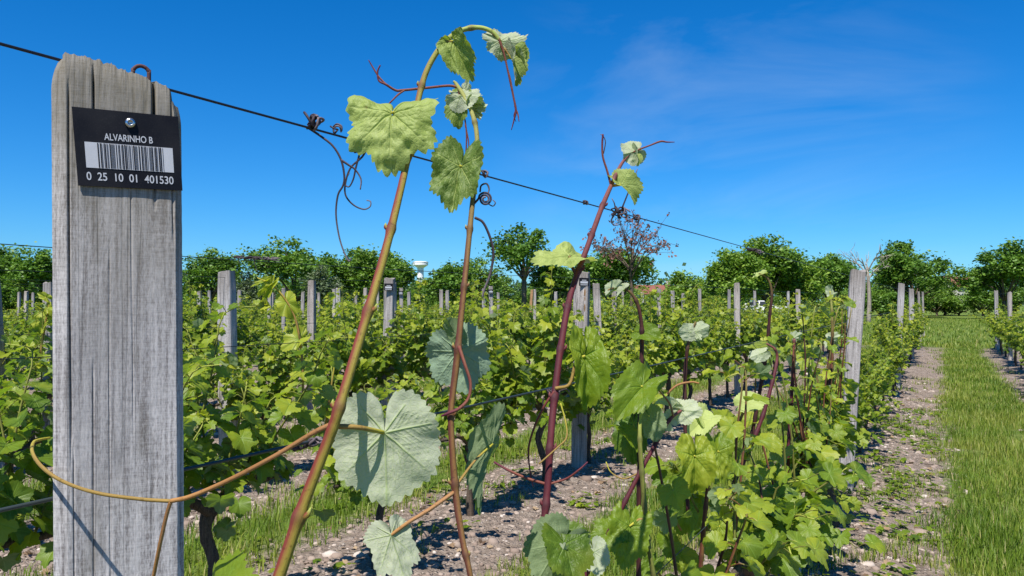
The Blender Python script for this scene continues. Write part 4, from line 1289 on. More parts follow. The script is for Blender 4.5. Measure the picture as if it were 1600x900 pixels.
V2.leaf(a1, (1004, 520, 1.93), (1032, 524, 1.9), (0.1, 0.5, 0.8), 0.7, 1.0, 0.25, 'leaf', seed=0, pet=[(1003, 540, 1.93, 4)], fold=0.2, bend=0.5)
V2.leaf(a1, (962, 449, 1.92), (945, 459, 1.92), (0.1, 0.5, -0.7), 0.6, 1.1, 1.1, seed=0, fold=0.4, res=MIDL)
V2.leaf(a1, (975, 452, 1.92), (962, 462, 1.91), (0.4, 0.5, -0.5), 0.4, 1.1, 0.9, seed=1, fold=0.4, res=MIDL)
V2.tendril([(1000, 738, 1.84, 3), (975, 748, 1.84, 2.5), (955, 738, 1.85, 2.2), (947, 722, 1.86, 2)], 'tendril_green', a3)
V2.tendril([(1052, 650, 1.9, 4), (1046, 630, 1.9, 3.5), (1030, 610, 1.9, 3), (1022, 596, 1.9, 2.5)], 'tendril_orange', a3)

V3 = Vine(2.85, 'grape vine with bright round leaves and two thin brown shoots, left of the leafy clump', 0.04)
b1 = V3.shoot([(1075, 800, 2.4, 8), (1071, 690, 2.42, 8), (1070, 600, 2.45, 7.5), (1074, 545, 2.45, 7), (1081, 518, 2.45, 6), (1087, 503, 2.45, 4)], 'stem_dark', 8)
b2 = V3.shoot([(1092, 930, 2.45, 10), (1098, 840, 2.45, 9.5), (1105, 770, 2.47, 9), (1109, 715, 2.5, 8), (1106, 685, 2.5, 6), (1096, 662, 2.5, 4)], 'stem_brown', 8)
V3.leaf(b1, (1079, 519, 2.44), (1056, 517, 2.43), (0.05, -0.1, -0.95), 0.8, 0.9, 0.9, seed=1, fold=0.1, bend=0.3)
V3.leaf(b1, (1088, 518, 2.44), (1108, 510, 2.43), (0.1, -0.2, -0.9), 0.8, 1.05, 0.95, seed=2, fold=0.3, bend=0.3)
V3.leaf(b1, (1088, 520, 2.44), (1096, 532, 2.43), (0.1, -0.2, -0.9), 0.5, 1.0, 1.0, seed=3, fold=0.3, res=MIDL)
V3.leaf(b2, (1098, 657, 2.5), (1076, 676, 2.46), (-0.2, 0.5, 0.7), 0.75, 1.1, 0.95, seed=3, fold=0.5, bend=0.6)
V3.leaf(b2, (1097, 655, 2.5), (1110, 674, 2.46), (0.3, 0.4, 0.7), 0.7, 1.0, 0.95, seed=1, fold=0.5, bend=0.6)
big = [((1085, 712), (1092, 782), 0.62, (0.1, 0.5, 0.8)), ((1066, 738), (1016, 748), 0.15, (0, 0.8, 0.35)), ((1076, 788), (1062, 842), 0.58, (-0.2, 0.5, 0.8)), ((1052, 808), (1012, 818), 0.12, (-0.1, 0.8, 0.3)),
       ((1122, 705), (1134, 760), 0.55, (0.2, 0.4, 0.8)), ((1062, 868), (1096, 900), 0.65, (0, 0.5, 0.8)), ((1124, 822), (1128, 868), 0.75, (0, 0.35, 0.9)), ((1046, 846), (1060, 880), 0.35, (-0.3, 0.3, 0.8)),
       ((1098, 770), (1122, 795), 0.3, (0.4, 0.5, 0.6)), ((1020, 880), (1000, 905), 0.3, (-0.3, 0.5, 0.8))]
for q, (A, T, tn, nn) in enumerate(big):
    z_ = 2.35 + 0.1 * (q % 3)
    V3.leaf(b2, A + (z_,), T + (z_ - 0.04,), nn, 0.62, 0.92, tn, 'leaf', seed=q, pet=[(A[0] + 12, A[1] + 20, z_ + 0.05, 4)], fold=0.15 + 0.06 * (q % 4), bend=0.5, bb=0.7, wave=0.10, res=HI, pucker=0.035, roll=0.5 * (q % 3 - 1))
V3.tendril([(1040, 618, 2.3, 4), (1058, 602, 2.3, 4), (1080, 597, 2.3, 3.5), (1092, 599, 2.3, 3)], 'tendril_orange', b1)

V4 = Vine(3.75, 'grape vine with a crooked red shoot and a single bent tip before the dark post', 0.03)
c1 = V4.shoot([(1140, 770, 3.1, 8), (1165, 715, 3.15, 8), (1190, 655, 3.2, 8), (1206, 600, 3.25, 7), (1214, 562, 3.3, 6), (1211, 546, 3.3, 5), (1198, 537, 3.3, 4)], 'stem_red', 8)
c2 = V4.shoot([(1168, 720, 3.4, 8), (1182, 640, 3.4, 7.5), (1196, 560, 3.4, 7), (1203, 490, 3.4, 6), (1206, 458, 3.4, 5), (1200, 436, 3.4, 4), (1186, 427, 3.4, 3)], 'stem_dark', 8)
c3 = V4.shoot([(1140, 720, 2.95, 6), (1152, 670, 2.95, 6), (1166, 632, 2.95, 6)], 'stem_dark', 8)
V4.leaf(c3, (1166, 630, 2.95), (1196, 622, 2.93), (-0.2, 0.8, 0.5), 0.85, 1.1, 0.85, seed=1, fold=0.15, bend=0.7, wave=0.06)
V4.leaf(c2, (1196, 545, 3.38), (1163, 535, 3.36), (0.0, 0.85, -0.4), 0.6, 1.0, 0.9, seed=2, fold=0.1, bend=0.3)
V4.leaf(c1, (1190, 552, 3.3), (1170, 560, 3.28), (0.0, -0.5, -0.8), 0.6, 1.0, 1.0, seed=3, fold=0.3, bend=0.3)
V4.leaf(c2, (1190, 428, 3.4), (1176, 432, 3.4), (0, 0.7, 0.4), 0.5, 1.1, 0.9, seed=3, fold=0.3, res=MIDL)
V4.leaf(c1, (1150, 665, 3.0), (1118, 652, 2.95), (0, 0.8, 0.4), 0.9, 1.1, 0.75, 'leaf', seed=3, fold=0.15, bend=0.5)
V4.leaf(c1, (1195, 690, 3.15), (1222, 705, 3.1), (0.1, 0.8, 0.4), 0.8, 1.1, 0.85, 'leaf', seed=2, fold=0.2, bend=0.5)

V5 = Vine(4.6, 'grape vine with a stiff dark shoot tipped white, rising from a bright leafy clump', 0.02)
d1 = V5.shoot([(1226, 790, 3.8, 8), (1232, 700, 3.8, 8), (1236, 630, 3.85, 7.5), (1240, 570, 3.85, 7), (1241, 530, 3.85, 5)], 'stem_red', 8)
for q, (A, T) in enumerate([((1240, 528), (1232, 524)), ((1241, 528), (1250, 522)), ((1236, 560), (1232, 566)), ((1240, 568), (1246, 574))]):
    V5.leaf(d1, A + (3.85,), T + (3.85,), (0, 0.1, -0.9), 0.8, 1.3, 1.15, seed=q, fold=0.3, res=MIDL)
V6 = Vine(5.25, 'grape vine with a dark thick trunk standing against the thick smooth faced post', 0.02)
e1 = V6.shoot([(1285, 720, 4.9, 7), (1293, 640, 4.95, 7), (1300, 560, 5.0, 6), (1300, 490, 5.0, 5), (1297, 455, 5.0, 4)], 'stem_brown', 8)
e2 = V6.shoot([(1278, 720, 4.85, 7), (1292, 600, 4.9, 6), (1298, 540, 4.9, 5)], 'stem_dark', 8)
for q, (A, T) in enumerate([((1297, 455), (1296, 446)), ((1300, 528), (1312, 526)), ((1298, 535), (1290, 542)), ((1299, 462), (1306, 458))]):
    V6.leaf(e1, A + (5.0,), T + (5.0,), (0, 0.1, -0.9), 0.7, 1.3, 1.1, seed=q, fold=0.3, res=MIDL)

# body foliage of these vines
def body(vine, n, xr, yr, zr, size, seed, dens=1.0):
    r_ = random.Random(seed)
    fo, ca = MB(), MB()
    o = vine.off
    for s in range(int(n / 7)):
        b = o + [r_.gauss(0, 0.02), r_.uniform(*yr), r_.uniform(0.50, 0.6)]
        e = b + [r_.gauss(0, xr * 0.9), r_.gauss(0, 0.14), r_.uniform(zr[0], zr[1]) - 0.55]
        mid = (b + e) / 2 + [r_.gauss(0, 0.04), r_.gauss(0, 0.04), 0.05]
        sp = spline([b, mid, e], 6)
        tube(ca, [b, mid, e], [0.005, 0.0042, 0.002], 6, 4)
        for q in range(7):
            p = sp[min(len(sp) - 1, int((q + 0.6) / 7 * len(sp)))]
            az = q * math.pi + r_.gauss(0, 0.7) + s * 1.3
            dr = unit([math.cos(az), math.sin(az), r_.uniform(-0.1, 0.5)])
            A = p + dr * r_.uniform(0.04, 0.09)
            tube(ca, [p, (p + A) / 2 + [0, 0, 0.01], A], 0.0015, 5, 2)
            t_ = q / 7
            put_leaf(fo, A, [dr[0], dr[1], r_.uniform(-1.0, -0.2)], np.array([dr[0] * 0.5 + r_.gauss(0, 0.25), dr[1] * 0.5 + r_.gauss(0, 0.25), r_.uniform(0.3, 1.0)]),
                     size * r_.uniform(0.7, 1.15) * (1.05 - 0.5 * t_), MIDL[r_.randrange(4)], np.clip(r_.gauss(0.5, 0.16) + 0.2 * t_, 0, 1),
                     cup=r_.uniform(-0.1, 0.2), fold=r_.uniform(0, 0.25), bend=r_.uniform(0.2, 0.9), bb=0.4, wave=0.06, seed=r_.randrange(10 ** 6), pucker=0.025)
    ca.build('canes', M['stem_green'], vine.root, o)
    fo.build('foliage', M['leaf'], vine.root, o)
body(V3, 70, 0.13, (-0.15, 0.45), (0.42, 0.84), 0.088, 1)
body(V4, 84, 0.15, (-0.45, 0.45), (0.38, 0.84), 0.086, 2)
body(V5, 91, 0.14, (-0.45, 0.45), (0.36, 0.92), 0.09, 3)
body(V6, 98, 0.12, (-0.40, 0.28), (0.50, 1.12), 0.085, 4)
# yellow young shoots standing clear of the second row, parts of the vines they grow on
def row_shoot(pts, leaves, k):
    Z = row_z(pts[0][0], k)
    tgt = P(pts[0][0], 470, Z)
    roots = [o for o in COL.objects if o.name.startswith('grape_vine') and o.parent is None]
    rt = min(roots, key=lambda o: (o.location.x - tgt[0]) ** 2 + (o.location.y - tgt[1]) ** 2)
    inv = Matrix.LocRotScale(rt.location, rt.rotation_euler, rt.scale).inverted()
    mb = MB()
    tube(mb, [P(a[0], a[1], Z) for a in pts], [a[2] / 2 / FPX * Z for a in pts], 7, 6)
    sh = mb.build('shoot', M['tendril_green'], rt)
    sh.matrix_parent_inverse = inv
    mb = MB()
    for q, (A, T, n, sx) in enumerate(leaves):
        put_leaf(mb, P(A[0], A[1], Z), P(T[0], T[1], Z - 0.02) - P(A[0], A[1], Z), CV(*n), np.linalg.norm(P(*T, Z) - P(*A, Z)), MIDL[q % 4], 1.05, sx=sx, fold=0.3, bend=0.5, wave=0.1, seed=q)
    mb.build('leaves', M['leaf'], sh)
row_shoot([(474, 660, 4), (472, 560, 4), (462, 500, 3.5), (446, 468, 3), (425, 445, 2.5), (402, 434, 1.5)],
          [((448, 472), (458, 500), (0, .4, .8), .7), ((420, 446), (402, 462), (0, .5, .7), .35), ((424, 446), (410, 472), (.2, .4, .7), .35), ((412, 440), (392, 446), (0, .6, .6), .3), ((466, 530), (440, 545), (0, .6, .7), .8), ((472, 580), (500, 590), (.1, .6, .7), .8)], 1)
row_shoot([(505, 700, 4), (512, 640, 3.6), (520, 590, 3), (524, 560, 2)], [((512, 640), (535, 650), (0, .6, .7), .8), ((524, 562), (528, 548), (0, .5, .7), .6)], 1)
row_shoot([(62, 560, 4), (70, 510, 3.5), (76, 480, 3), (70, 462, 2)], [((72, 500), (55, 520), (0, .5, .8), .8), ((72, 465), (60, 458), (0, .4, .7), .6), ((74, 480), (82, 495), (.2, .4, .8), .6)], 2)

def uprights(vine, n, yr, hr, seed):
    r_ = random.Random(seed)
    o = vine.off
    for s_ in range(n):
        b = o + [r_.gauss(0, 0.03), r_.uniform(*yr), r_.uniform(0.5, 0.62)]
        h = r_.uniform(*hr) - b[2]
        lx, ly = r_.gauss(0, 0.07), r_.gauss(0, 0.10)
        bendx = r_.uniform(-0.06, 0.06)
        q = [b, b + [lx * .3 + bendx * .4, ly * .3, h * .35], b + [lx * .7 + bendx * .5, ly * .7, h * .7], b + [lx, ly, h], b + [lx + r_.gauss(0, 0.03), ly + r_.gauss(0, 0.05), h + r_.uniform(-0.01, 0.04)]]
        mb = MB()
        tube(mb, q, [0.0045, 0.0042, 0.0036, 0.0027, 0.0013], 8, 12, internode=0.07)
        sp = spline(q, 8)
        mb, mp_ = MB(), mb
        m_ = r_.randrange(5, 9)
        for k in range(m_):
            t_ = (k + 0.7) / m_
            p = sp[min(len(sp) - 1, int(t_ * (len(sp) - 1)))]
            az = k * math.pi + r_.gauss(0, 0.6) + s_
            dr = unit([math.cos(az), math.sin(az), r_.uniform(0.0, 0.6)])
            A = p + dr * r_.uniform(0.03, 0.07)
            tube(mp_, [p, (p + A) / 2 + [0, 0, 0.008], A], 0.0014, 5, 3)
            put_leaf(mb, A, [dr[0], dr[1], r_.uniform(-1.0, 0.2)], np.array([dr[0] * .5 + r_.gauss(0, .3), dr[1] * .5 + r_.gauss(0, .3), r_.uniform(.3, 1.)]), r_.uniform(0.045, 0.08) * (1.1 - 0.6 * t_),
                     MIDL[r_.randrange(4)], np.clip(r_.gauss(0.5, 0.14) + 0.35 * t_, 0, 1.1), fold=r_.uniform(0.05, 0.5), bend=r_.uniform(0.3, 1.2), bb=0.5, wave=0.09, seed=r_.randrange(10 ** 6), pucker=0.03)
        for k in range(2):
            put_leaf(mb, sp[-1], [r_.gauss(0, 1), r_.gauss(0, 1), r_.uniform(-.3, 1)], np.array([r_.gauss(0, 1), r_.gauss(0, 1), .2]), 0.024, MIDL[0], 1.2, fold=0.5, bend=0.5, pucker=0)
        sh = mp_.build('shoot', M[r_.choice(('stem_dark', 'stem_brown', 'stem_green', 'stem_brown'))], vine.root, o)
        mb.build('leaves', M['leaf'], sh, o)
uprights(V2, 3, (-0.2, 0.4), (0.8, 1.2), 21)
uprights(V3, 5, (-0.3, 0.45), (0.85, 1.30), 22)
uprights(V4, 6, (-0.45, 0.45), (0.9, 1.42), 23)
uprights(V5, 7, (-0.45, 0.45), (0.9, 1.45), 24)
uprights(V6, 5, (-0.4, 0.3), (1.0, 1.5), 25)
# short grey stake under the leafy clump
mb = MB()
zst = row_z(1240, 0)
pst = P(1240, 880, zst * 1.02)
o = bpy.data.objects.new('wooden_stake', post_mesh('wooden_stake', (0.032, 0.03), 0.55, 77, 8, 4, 'wood', 0.02))
COL.objects.link(o)
o.location = (pst[0], pst[1], 0)
tag(o, 'short grey stake under the leafy clump near the gravel edge', 'stake')

# ------------------------------------------------------------------ trees
def crown_mesh(seed, W, H, zb, nclu, per, leaf, shape='round', hollow=0.35):
    """branches and leaf sprays for a tree W wide and H tall whose crown starts at zb. returns (trunk MB, crown MB)"""
    r_ = np.random.default_rng(seed)
    tr, cr = MB(), MB()
    rt = 0.022 * H + 0.05
    fork = np.array([r_.normal(0, 0.1), r_.normal(0, 0.1), zb + 0.12 * (H - zb)])
    tube(tr, [(0, 0, -0.2), (r_.normal(0, 0.05), r_.normal(0, 0.05), fork[2] * 0.5), fork], [rt * 1.25, rt, rt * 0.8], 8, 3, bump=0.2)
    cz = (zb + H) / 2
    hz_ = (H - zb) / 2
    nl = 7 + int(r_.integers(0, 4))
    lobes = []
    for q in range(nl):
        az = q / nl * 6.283 + r_.normal(0, 0.35)
        el = r_.uniform(-0.25, 1.0) if zb > 0.3 else r_.uniform(-1.0, 0.9)
        c = np.array([math.cos(az) * W * 0.5 * 0.62 * math.cos(el * 0.9), math.sin(az) * W * 0.5 * 0.62 * math.cos(el * 0.9), cz + hz_ * 0.62 * math.sin(el)])
        lobes.append((c, W * r_.uniform(0.15, 0.25), hz_ * r_.uniform(0.3, 0.5)))
    lobes.append((np.array([r_.normal(0, W * .08), r_.normal(0, W * .08), H - hz_ * 0.42]), W * 0.22, hz_ * 0.42))
    for c, wr, hr in lobes:
        mid = (fork + c) / 2 + r_.normal(0, 0.15, 3)
        tube(tr, [fork, mid, c], [rt * 0.55, rt * 0.35, rt * 0.12], 6, 3, bump=0.2)
    C = []
    for q in range(nclu):
        c, wr, hr = lobes[int(r_.integers(0, len(lobes)))]
        d = r_.normal(0, 1, 3)
        d /= np.linalg.norm(d)
        rr = r_.uniform(hollow, 1.0) ** 0.6
        p = c + d * rr * np.array([wr, wr, hr]) * r_.uniform(0.9, 1.25)
        if p[2] < zb * 0.6: p[2] = zb * 0.6 + abs(r_.normal(0, 0.3)) + 0.05
        if p[2] > H: p[2] = H - abs(r_.normal(0, 0.1))
        C.append((p, 0.5 + 0.5 * d[2]))
        if q % 3 == 0:
            tube(tr, [c, (c + p) / 2 + r_.normal(0, .08, 3), p], [rt * 0.10, rt * 0.07, rt * 0.03], 4, 2)
    for p, _ in C:
        n = int(per * r_.uniform(0.5, 1.4))
        rad = leaf * r_.uniform(1.6, 3.0)
        ctr = p + r_.normal(0, 1, (n, 3)) * rad * np.array([0.44, 0.44, 0.32])
        az = r_.uniform(0, 6.283, n)
        Y = np.stack([np.cos(az), np.sin(az), r_.uniform(-0.9, 0.35, n)], 1)
        Y /= np.linalg.norm(Y, axis=1)[:, None]
        N = np.stack([r_.normal(0, 0.5, n), r_.normal(0, 0.5, n), np.abs(r_.normal(0.6, 0.45, n))], 1)
        X = np.cross(Y, N)
        X /= np.maximum(np.linalg.norm(X, axis=1)[:, None], 1e-6)
        N = np.cross(X, Y)
        s = (leaf * r_.uniform(0.6, 1.25, n))[:, None]
        v = np.stack([ctr - Y * s * 0.5, ctr + X * s * 0.3 + N * s * 0.08, ctr + Y * s * 0.55, ctr - X * s * 0.3 + N * s * 0.08], 1).reshape(-1, 3)
        f = np.arange(4 * n).reshape(n, 4)
        t0 = r_.normal(0.48, 0.14)
        cr.add(v, f, 0, tint=np.repeat(np.clip(t0 + r_.normal(0, 0.16, n), 0, 1), 4))
    return tr, cr

TG = 'trees along the far edge of the vineyard'
def tree(px, top, hw, Z, label, mat='tree', seed=0, base=0.14, nclu=105, per=66, leaf=0.235, bark='trunk', name='broadleaf_tree', group=TG, hollow=0.35, dense=1.0):
    p = P(px, 470, Z)
    H = CAM_H + (470 - top) / FPX * Z
    W = 2 * hw / FPX * Z
    root = thing(name, (p[0], p[1], 0), label, 'tree', group)
    tr, cr = crown_mesh(seed, W * 1.12, H, base * H, int(nclu * dense * 1.35), per, leaf * 1.15, hollow=hollow)
    tr.build('trunk', M[bark], root)
    cr.build('crown', M[mat], root)
    root.rotation_euler = (0, 0, 0)
    return root
tree(38, 388, 48, 62, 'dense dark tree at the left edge behind the big labelled post', 'tree', 1)
tree(-20, 372, 40, 70, 'tall dark tree cut off by the left side of the photo', 'tree', 2)
tree(100, 400, 40, 66, 'dark tree hidden mostly by the big labelled post', 'tree', 3)
tree(332, 392, 44, 62, 'compact dark green tree right beside the big labelled post', 'tree', 5, dense=1.1)
tree(462, 372, 72, 58, 'widest uneven tree with several ragged crowns, left of the thick olive shoot', 'tree', 7, 0.12, 170, 42)
tree(572, 388, 52, 60, 'rounded tree directly behind the thick olive shoot', 'tree_light', 8, 0.12, 120)
tree(615, 397, 28, 64, 'smaller round tree just left of the white water tower', 'tree', 9)
tree(702, 413, 34, 60, 'low bushy tree just right of the white water tower', 'tree', 10)
tree(745, 402, 44, 66, 'thin airy tree behind the bent brown shoot', 'tree_light', 11, 0.2, 60, 34)
tree(818, 352, 46, 60, 'tallest slender tree with an open airy crown and gaps of sky', 'tree', 12, 0.34, 78, 36, 0.28)
tree(868, 412, 36, 62, 'low dark tree behind the veined pale leaf of the crimson shoot', 'tree', 13)
tree(962, 393, 58, 58, 'dense round green tree under the withered brown tree', 'tree', 14, 0.08, 130)
tree(1075, 426, 42, 66, 'low domed tree between the red roofed house and the large light tree', 'tree_light', 15, 0.05, 110)
tree(1150, 392, 42, 56, 'large light green tree with a stepped shoulder, left half of the big pair', 'tree_light', 16, 0.08, 130)
tree(1198, 370, 42, 58, 'high topped light green tree of the big pair where the wire fades', 'tree_light', 17, 0.10, 130)
tree(1240, 402, 40, 60, 'mid green tree sloping down right of the high topped one', 'tree_light', 18, 0.08, 110)
tree(1303, 398, 42, 64, 'dark tree behind the top of the thick smooth faced post', 'tree', 19, 0.08, 110)
tree(1432, 379, 58, 66, 'broad spreading tree with a dark underside beside the grass lane', 'tree', 20, 0.16, 140)
tree(1402, 402, 22, 72, 'greyer narrow tree tucked against the broad spreading tree', 'tree_grey', 21, 0.15, 60)
tree(1572, 383, 54, 62, 'full dark tree right of the grass lane with a bare leaning trunk', 'tree', 22, 0.14, 150)
tree(1640, 390, 50, 66, 'tree running out of the right side of the photo', 'tree', 23, 0.14, 110)
# withered tree: bare limbs with scattered brown leaves
def withered(px, top, hw, Z, seed):
    p = P(px, 470, Z)
    H = CAM_H + (470 - top) / FPX * Z
    W = 2 * hw / FPX * Z
    root = thing('withered_tree', (p[0], p[1], 0), 'thin withered tree with sparse brown leaves against the sky', 'tree', TG)
    r_ = np.random.default_rng(seed)
    tr, cr = MB(), MB()
    f = np.array([0, 0, H * 0.45])
    tube(tr, [(0, 0, -0.2), (0.1, 0, H * 0.25), f], [0.13, 0.11, 0.09], 7, 3, bump=0.15)
    for b in range(13):
        az, sp = b * 2.4, r_.uniform(0.2, 1.0)
        e = np.array([math.cos(az) * W * 0.46 * sp, math.sin(az) * W * 0.46 * sp, H * (1.0 - 0.38 * sp ** 2) + r_.normal(0, 0.15)])
        mid = f * 0.5 + e * 0.5 + [0, 0, H * 0.05]
        tube(tr, [f + [0, 0, r_.uniform(-0.8, 0.8)], mid, e], [0.05, 0.03, 0.012], 5, 4)
        sp_ = spline([f, mid, e], 8)
        for q in range(14):
            c = sp_[int(r_.integers(7, len(sp_)))] + r_.normal(0, 1, 3) * [0.42, 0.42, 0.32]
            tube(tr, [sp_[int(r_.integers(8, len(sp_)))], c + r_.normal(0, .1, 3), c], [0.012, 0.009, 0.006], 4, 2)
            n = int(r_.integers(4, 10))
            ctr = c + r_.normal(0, 0.13, (n, 3))
            Y = r_.normal(0, 1, (n, 3)) + [0, 0, -0.9]
            Y /= np.linalg.norm(Y, axis=1)[:, None]
            X = np.cross(Y, r_.normal(0, 1, (n, 3)))
            X /= np.linalg.norm(X, axis=1)[:, None]
            s = r_.uniform(0.12, 0.26, n)[:, None]
            v = np.stack([ctr - Y * s * .5, ctr + X * s * .3, ctr + Y * s * .5, ctr - X * s * .3], 1).reshape(-1, 3)
            cr.add(v, np.arange(4 * n).reshape(n, 4), 0, tint=np.repeat(np.clip(r_.normal(0.5, 0.25, n), 0, 1), 4))
    tr.build('trunk', M['trunk'], root)
    cr.build('crown', M['tree_brown'], root)
withered(985, 332, 84, 54, 5)
# dead bare tree
def dead_tree(px, top, Z, seed):
    p = P(px, 470, Z)
    H = CAM_H + (470 - top) / FPX * Z
    root = thing('dead_tree', (p[0], p[1], 0), 'dead pale leafless tree left of the broad spreading tree', 'tree', TG)
    r_ = np.random.default_rng(seed)
    mb, br = MB(), MB()
    tube(mb, [(0, 0, -0.2), (0.05, 0, H * 0.3), (-0.05, 0, H * 0.62)], [0.16, 0.13, 0.10], 8, 4, bump=0.2)
    def limb(a, d, L, r, dep):
        b = a + d * L
        tube(br, [a, (a + b) / 2 + r_.normal(0, 0.05 * L, 3), b], [r, r * 0.8, r * 0.5], 5, 3)
        if dep:
            for q in range(3):
                nd = unit(d + r_.normal(0, 0.55, 3) + [0, 0, 0.15])
                limb(a + (b - a) * r_.uniform(0.5, 1.0), nd, L * r_.uniform(0.5, 0.75), r * 0.55, dep - 1)
    for q in range(5):
        az = q * 1.3 + 0.4
        limb(np.array([-0.05, 0, H * (0.48 + 0.03 * q)]), unit([math.cos(az) * 0.7, math.sin(az) * 0.7, 1.0]), H * 0.24, 0.055, 2)
    mb.build('trunk', M['pale_trunk'], root)
    br.build('branches', M['pale_trunk'], root)
dead_tree(1357, 374, 54, 4)
# undergrowth bushes below the trees, each a thing
BG = 'bushes under the far trees'
def bush(px, top, hw, Z, mat, label, seed, group=BG):
    p = P(px, 470, Z)
    H = max(0.6, CAM_H + (470 - top) / FPX * Z)
    W = 2 * hw / FPX * Z
    root = thing('bush', (p[0], p[1], 0), label, 'bush', group)
    tr, cr = crown_mesh(seed, W * 1.1, H, 0.04, 95, 44, 0.20, hollow=0.1)
    tr.build('stems', M['trunk'], root)
    cr.build('foliage', M[mat], root)
bush(390, 412, 28, 56, 'tree_grey', 'grey green feathery bush right of the broad pale post', 40)
bush(505, 418, 28, 54, 'tree_grey', 'grey green feathery bush between the widest tree and the rounded tree', 41)
bush(1372, 448, 26, 66, 'tree', 'dark low bush at the foot of the dead pale tree', 42)
bush(1405, 456, 28, 64, 'tree', 'dark bush shading the grass under the broad spreading tree', 43)
bush(1498, 457, 36, 78, 'tree_light', 'low hedge bush closing the end of the grass lane', 44)
bush(1536, 450, 26, 74, 'tree', 'dark bush beside the leaning trunk at the end of the grass lane', 45)
bush(1464, 450, 28, 76, 'tree_light', 'yellow green bush left of the hedge bush at the lane end', 46)
for q, px in enumerate(list(range(-40, 1480, 33)) + [1545, 1580, 1615]):
    if 1005 < px < 1050: continue
    bush(px + random.uniform(-8, 8), 436 + random.uniform(-12, 10), random.uniform(26, 38), 74 + random.uniform(-4, 9), random.choice(['tree', 'tree', 'tree_light']),
         'dark bush in the undergrowth line below the far trees', 60 + q)
# far wood, one mass
mb = MB()
r_ = np.random.default_rng(99)
for q in range(230):
    Z = r_.uniform(230, 300)
    px = r_.uniform(-200, 1800)
    p = P(px, 470, Z)
    hh = r_.uniform(6.5, 9.5) if px < 1460 or px > 1540 else r_.uniform(5, 6.5)
    n = 90
    ctr = p * [1, 1, 0] + [0, 0, hh * 0.5] + r_.normal(0, 1, (n, 3)) * [2.8, 2.8, hh * 0.28]
    Y = r_.normal(0, 1, (n, 3)); Y /= np.linalg.norm(Y, axis=1)[:, None]
    X = np.cross(Y, r_.normal(0, 1, (n, 3))); X /= np.linalg.norm(X, axis=1)[:, None]
    s = r_.uniform(0.8, 1.7, n)[:, None]
    mb.add(np.stack([ctr - Y * s * .5, ctr + X * s * .4, ctr + Y * s * .5, ctr - X * s * .4], 1).reshape(-1, 3), np.arange(4 * n).reshape(n, 4), 0, tint=np.repeat(np.clip(r_.normal(.5, .2, n), 0, 1), 4))
tag(mb.build('woodland', M['tree_far']), 'distant wood closing the horizon behind the trees', 'wood', kind='stuff')

# ------------------------------------------------------------------ buildings, mast, cars
def ring_mesh(mb, prof, n=20, c=(0, 0)):
    an = np.arange(n) * 2 * math.pi / n
    V = np.concatenate([np.stack([c[0] + r0 * np.cos(an), c[1] + r0 * np.sin(an), np.full(n, z0)], 1) for r0, z0 in prof])
    i, j = np.meshgrid(np.arange(len(prof) - 1), np.arange(n), indexing='ij')
    q0, q1 = (i * n + j).ravel(), (i * n + (j + 1) % n).ravel()
    mb.add(V, np.stack([q0, q1, q1 + n, q0 + n], 1))
def water_tower():
    Z = 300
    p = P(657, 470, Z)
    top = CAM_H + (470 - 408) / FPX * Z
    root = thing('water_tower', (p[0], p[1], 0), 'white water tower whose top shows above the trees', 'water tower')
    mb = MB()
    ring_mesh(mb, [(1.7, 0), (1.25, top * 0.5), (1.2, top - 2.6)], 18)
    mb.build('shaft', M['white'], root)
    mb = MB()
    ring_mesh(mb, [(1.2, top - 2.6), (2.9, top - 1.5), (2.9, top - 0.5), (2.2, top - 0.1), (0.1, top)], 24)
    mb.build('tank', M['white'], root, smooth=False)
    mb = MB()
    ring_mesh(mb, [(2.95, top - 0.5), (3.0, top - 0.4), (2.95, top - 0.3)], 24)
    mb.build('rim', M['render'], root)
water_tower()
def house(px, Z, wd, dp, eave, ridge, rot, label, tone='render'):
    p = P(px, 470, Z)
    root = thing('house', (p[0], p[1], 0), label, 'house')
    root.rotation_euler = (0, 0, rot)
    mb = MB()
    box(mb, (0, 0, eave / 2), (wd / 2, dp / 2, eave / 2))
    for sg in (-1, 1):
        x = sg * wd / 2
        mb.add([(x, -dp / 2, eave), (x, dp / 2, eave), (x, 0, ridge - 0.08)], np.array([[0, 1, 2]]))
    mb.build('wall', M[tone], root, smooth=False)
    mb = MB()
    o_ = 0.4
    for sg in (-1, 1):
        y0, y1 = sg * (dp / 2 + o_), 0
        z0 = eave - o_ * (ridge - eave) / (dp / 2)
        a = [(-wd / 2 - o_, y0, z0), (wd / 2 + o_, y0, z0), (wd / 2 + o_, y1, ridge), (-wd / 2 - o_, y1, ridge)]
        b = [(q[0], q[1], q[2] + 0.14) for q in a]
        mb.add(a + b, np.array([[0, 1, 2, 3], [4, 7, 6, 5], [0, 4, 5, 1], [1, 5, 6, 2], [2, 6, 7, 3], [3, 7, 4, 0]]))
    rf = mb.build('roof', M['roof'], root, smooth=False)
    mb = MB()
    box(mb, (wd * 0.25, dp * 0.12, ridge + 0.2), (0.3, 0.25, 0.6))
    mb.build('chimney', M['render'], rf, smooth=False)
    for q in range(3):
        x = -wd / 2 + wd * (q + 0.5) / 3
        mb = MB()
        box(mb, (x, -dp / 2 - 0.02, eave * 0.55), (0.5, 0.03, 0.62))
        wnd = mb.build('window', M['white'], root, smooth=False)
        mb = MB()
        for u in (-1, 1):
            box(mb, (x + u * 0.22, -dp / 2 - 0.055, eave * 0.55), (0.19, 0.01, 0.52))
        mb.build('pane', M['glass'], wnd, smooth=False)
house(1028, 120, 8.5, 7, 2.5, 3.7, YAW + 0.25, 'low pale house with a red tiled roof seen between the tree crowns')
house(1128, 125, 7, 6, 2.2, 3.2, YAW - 0.2, 'red roofed house mostly hidden behind the large light tree')
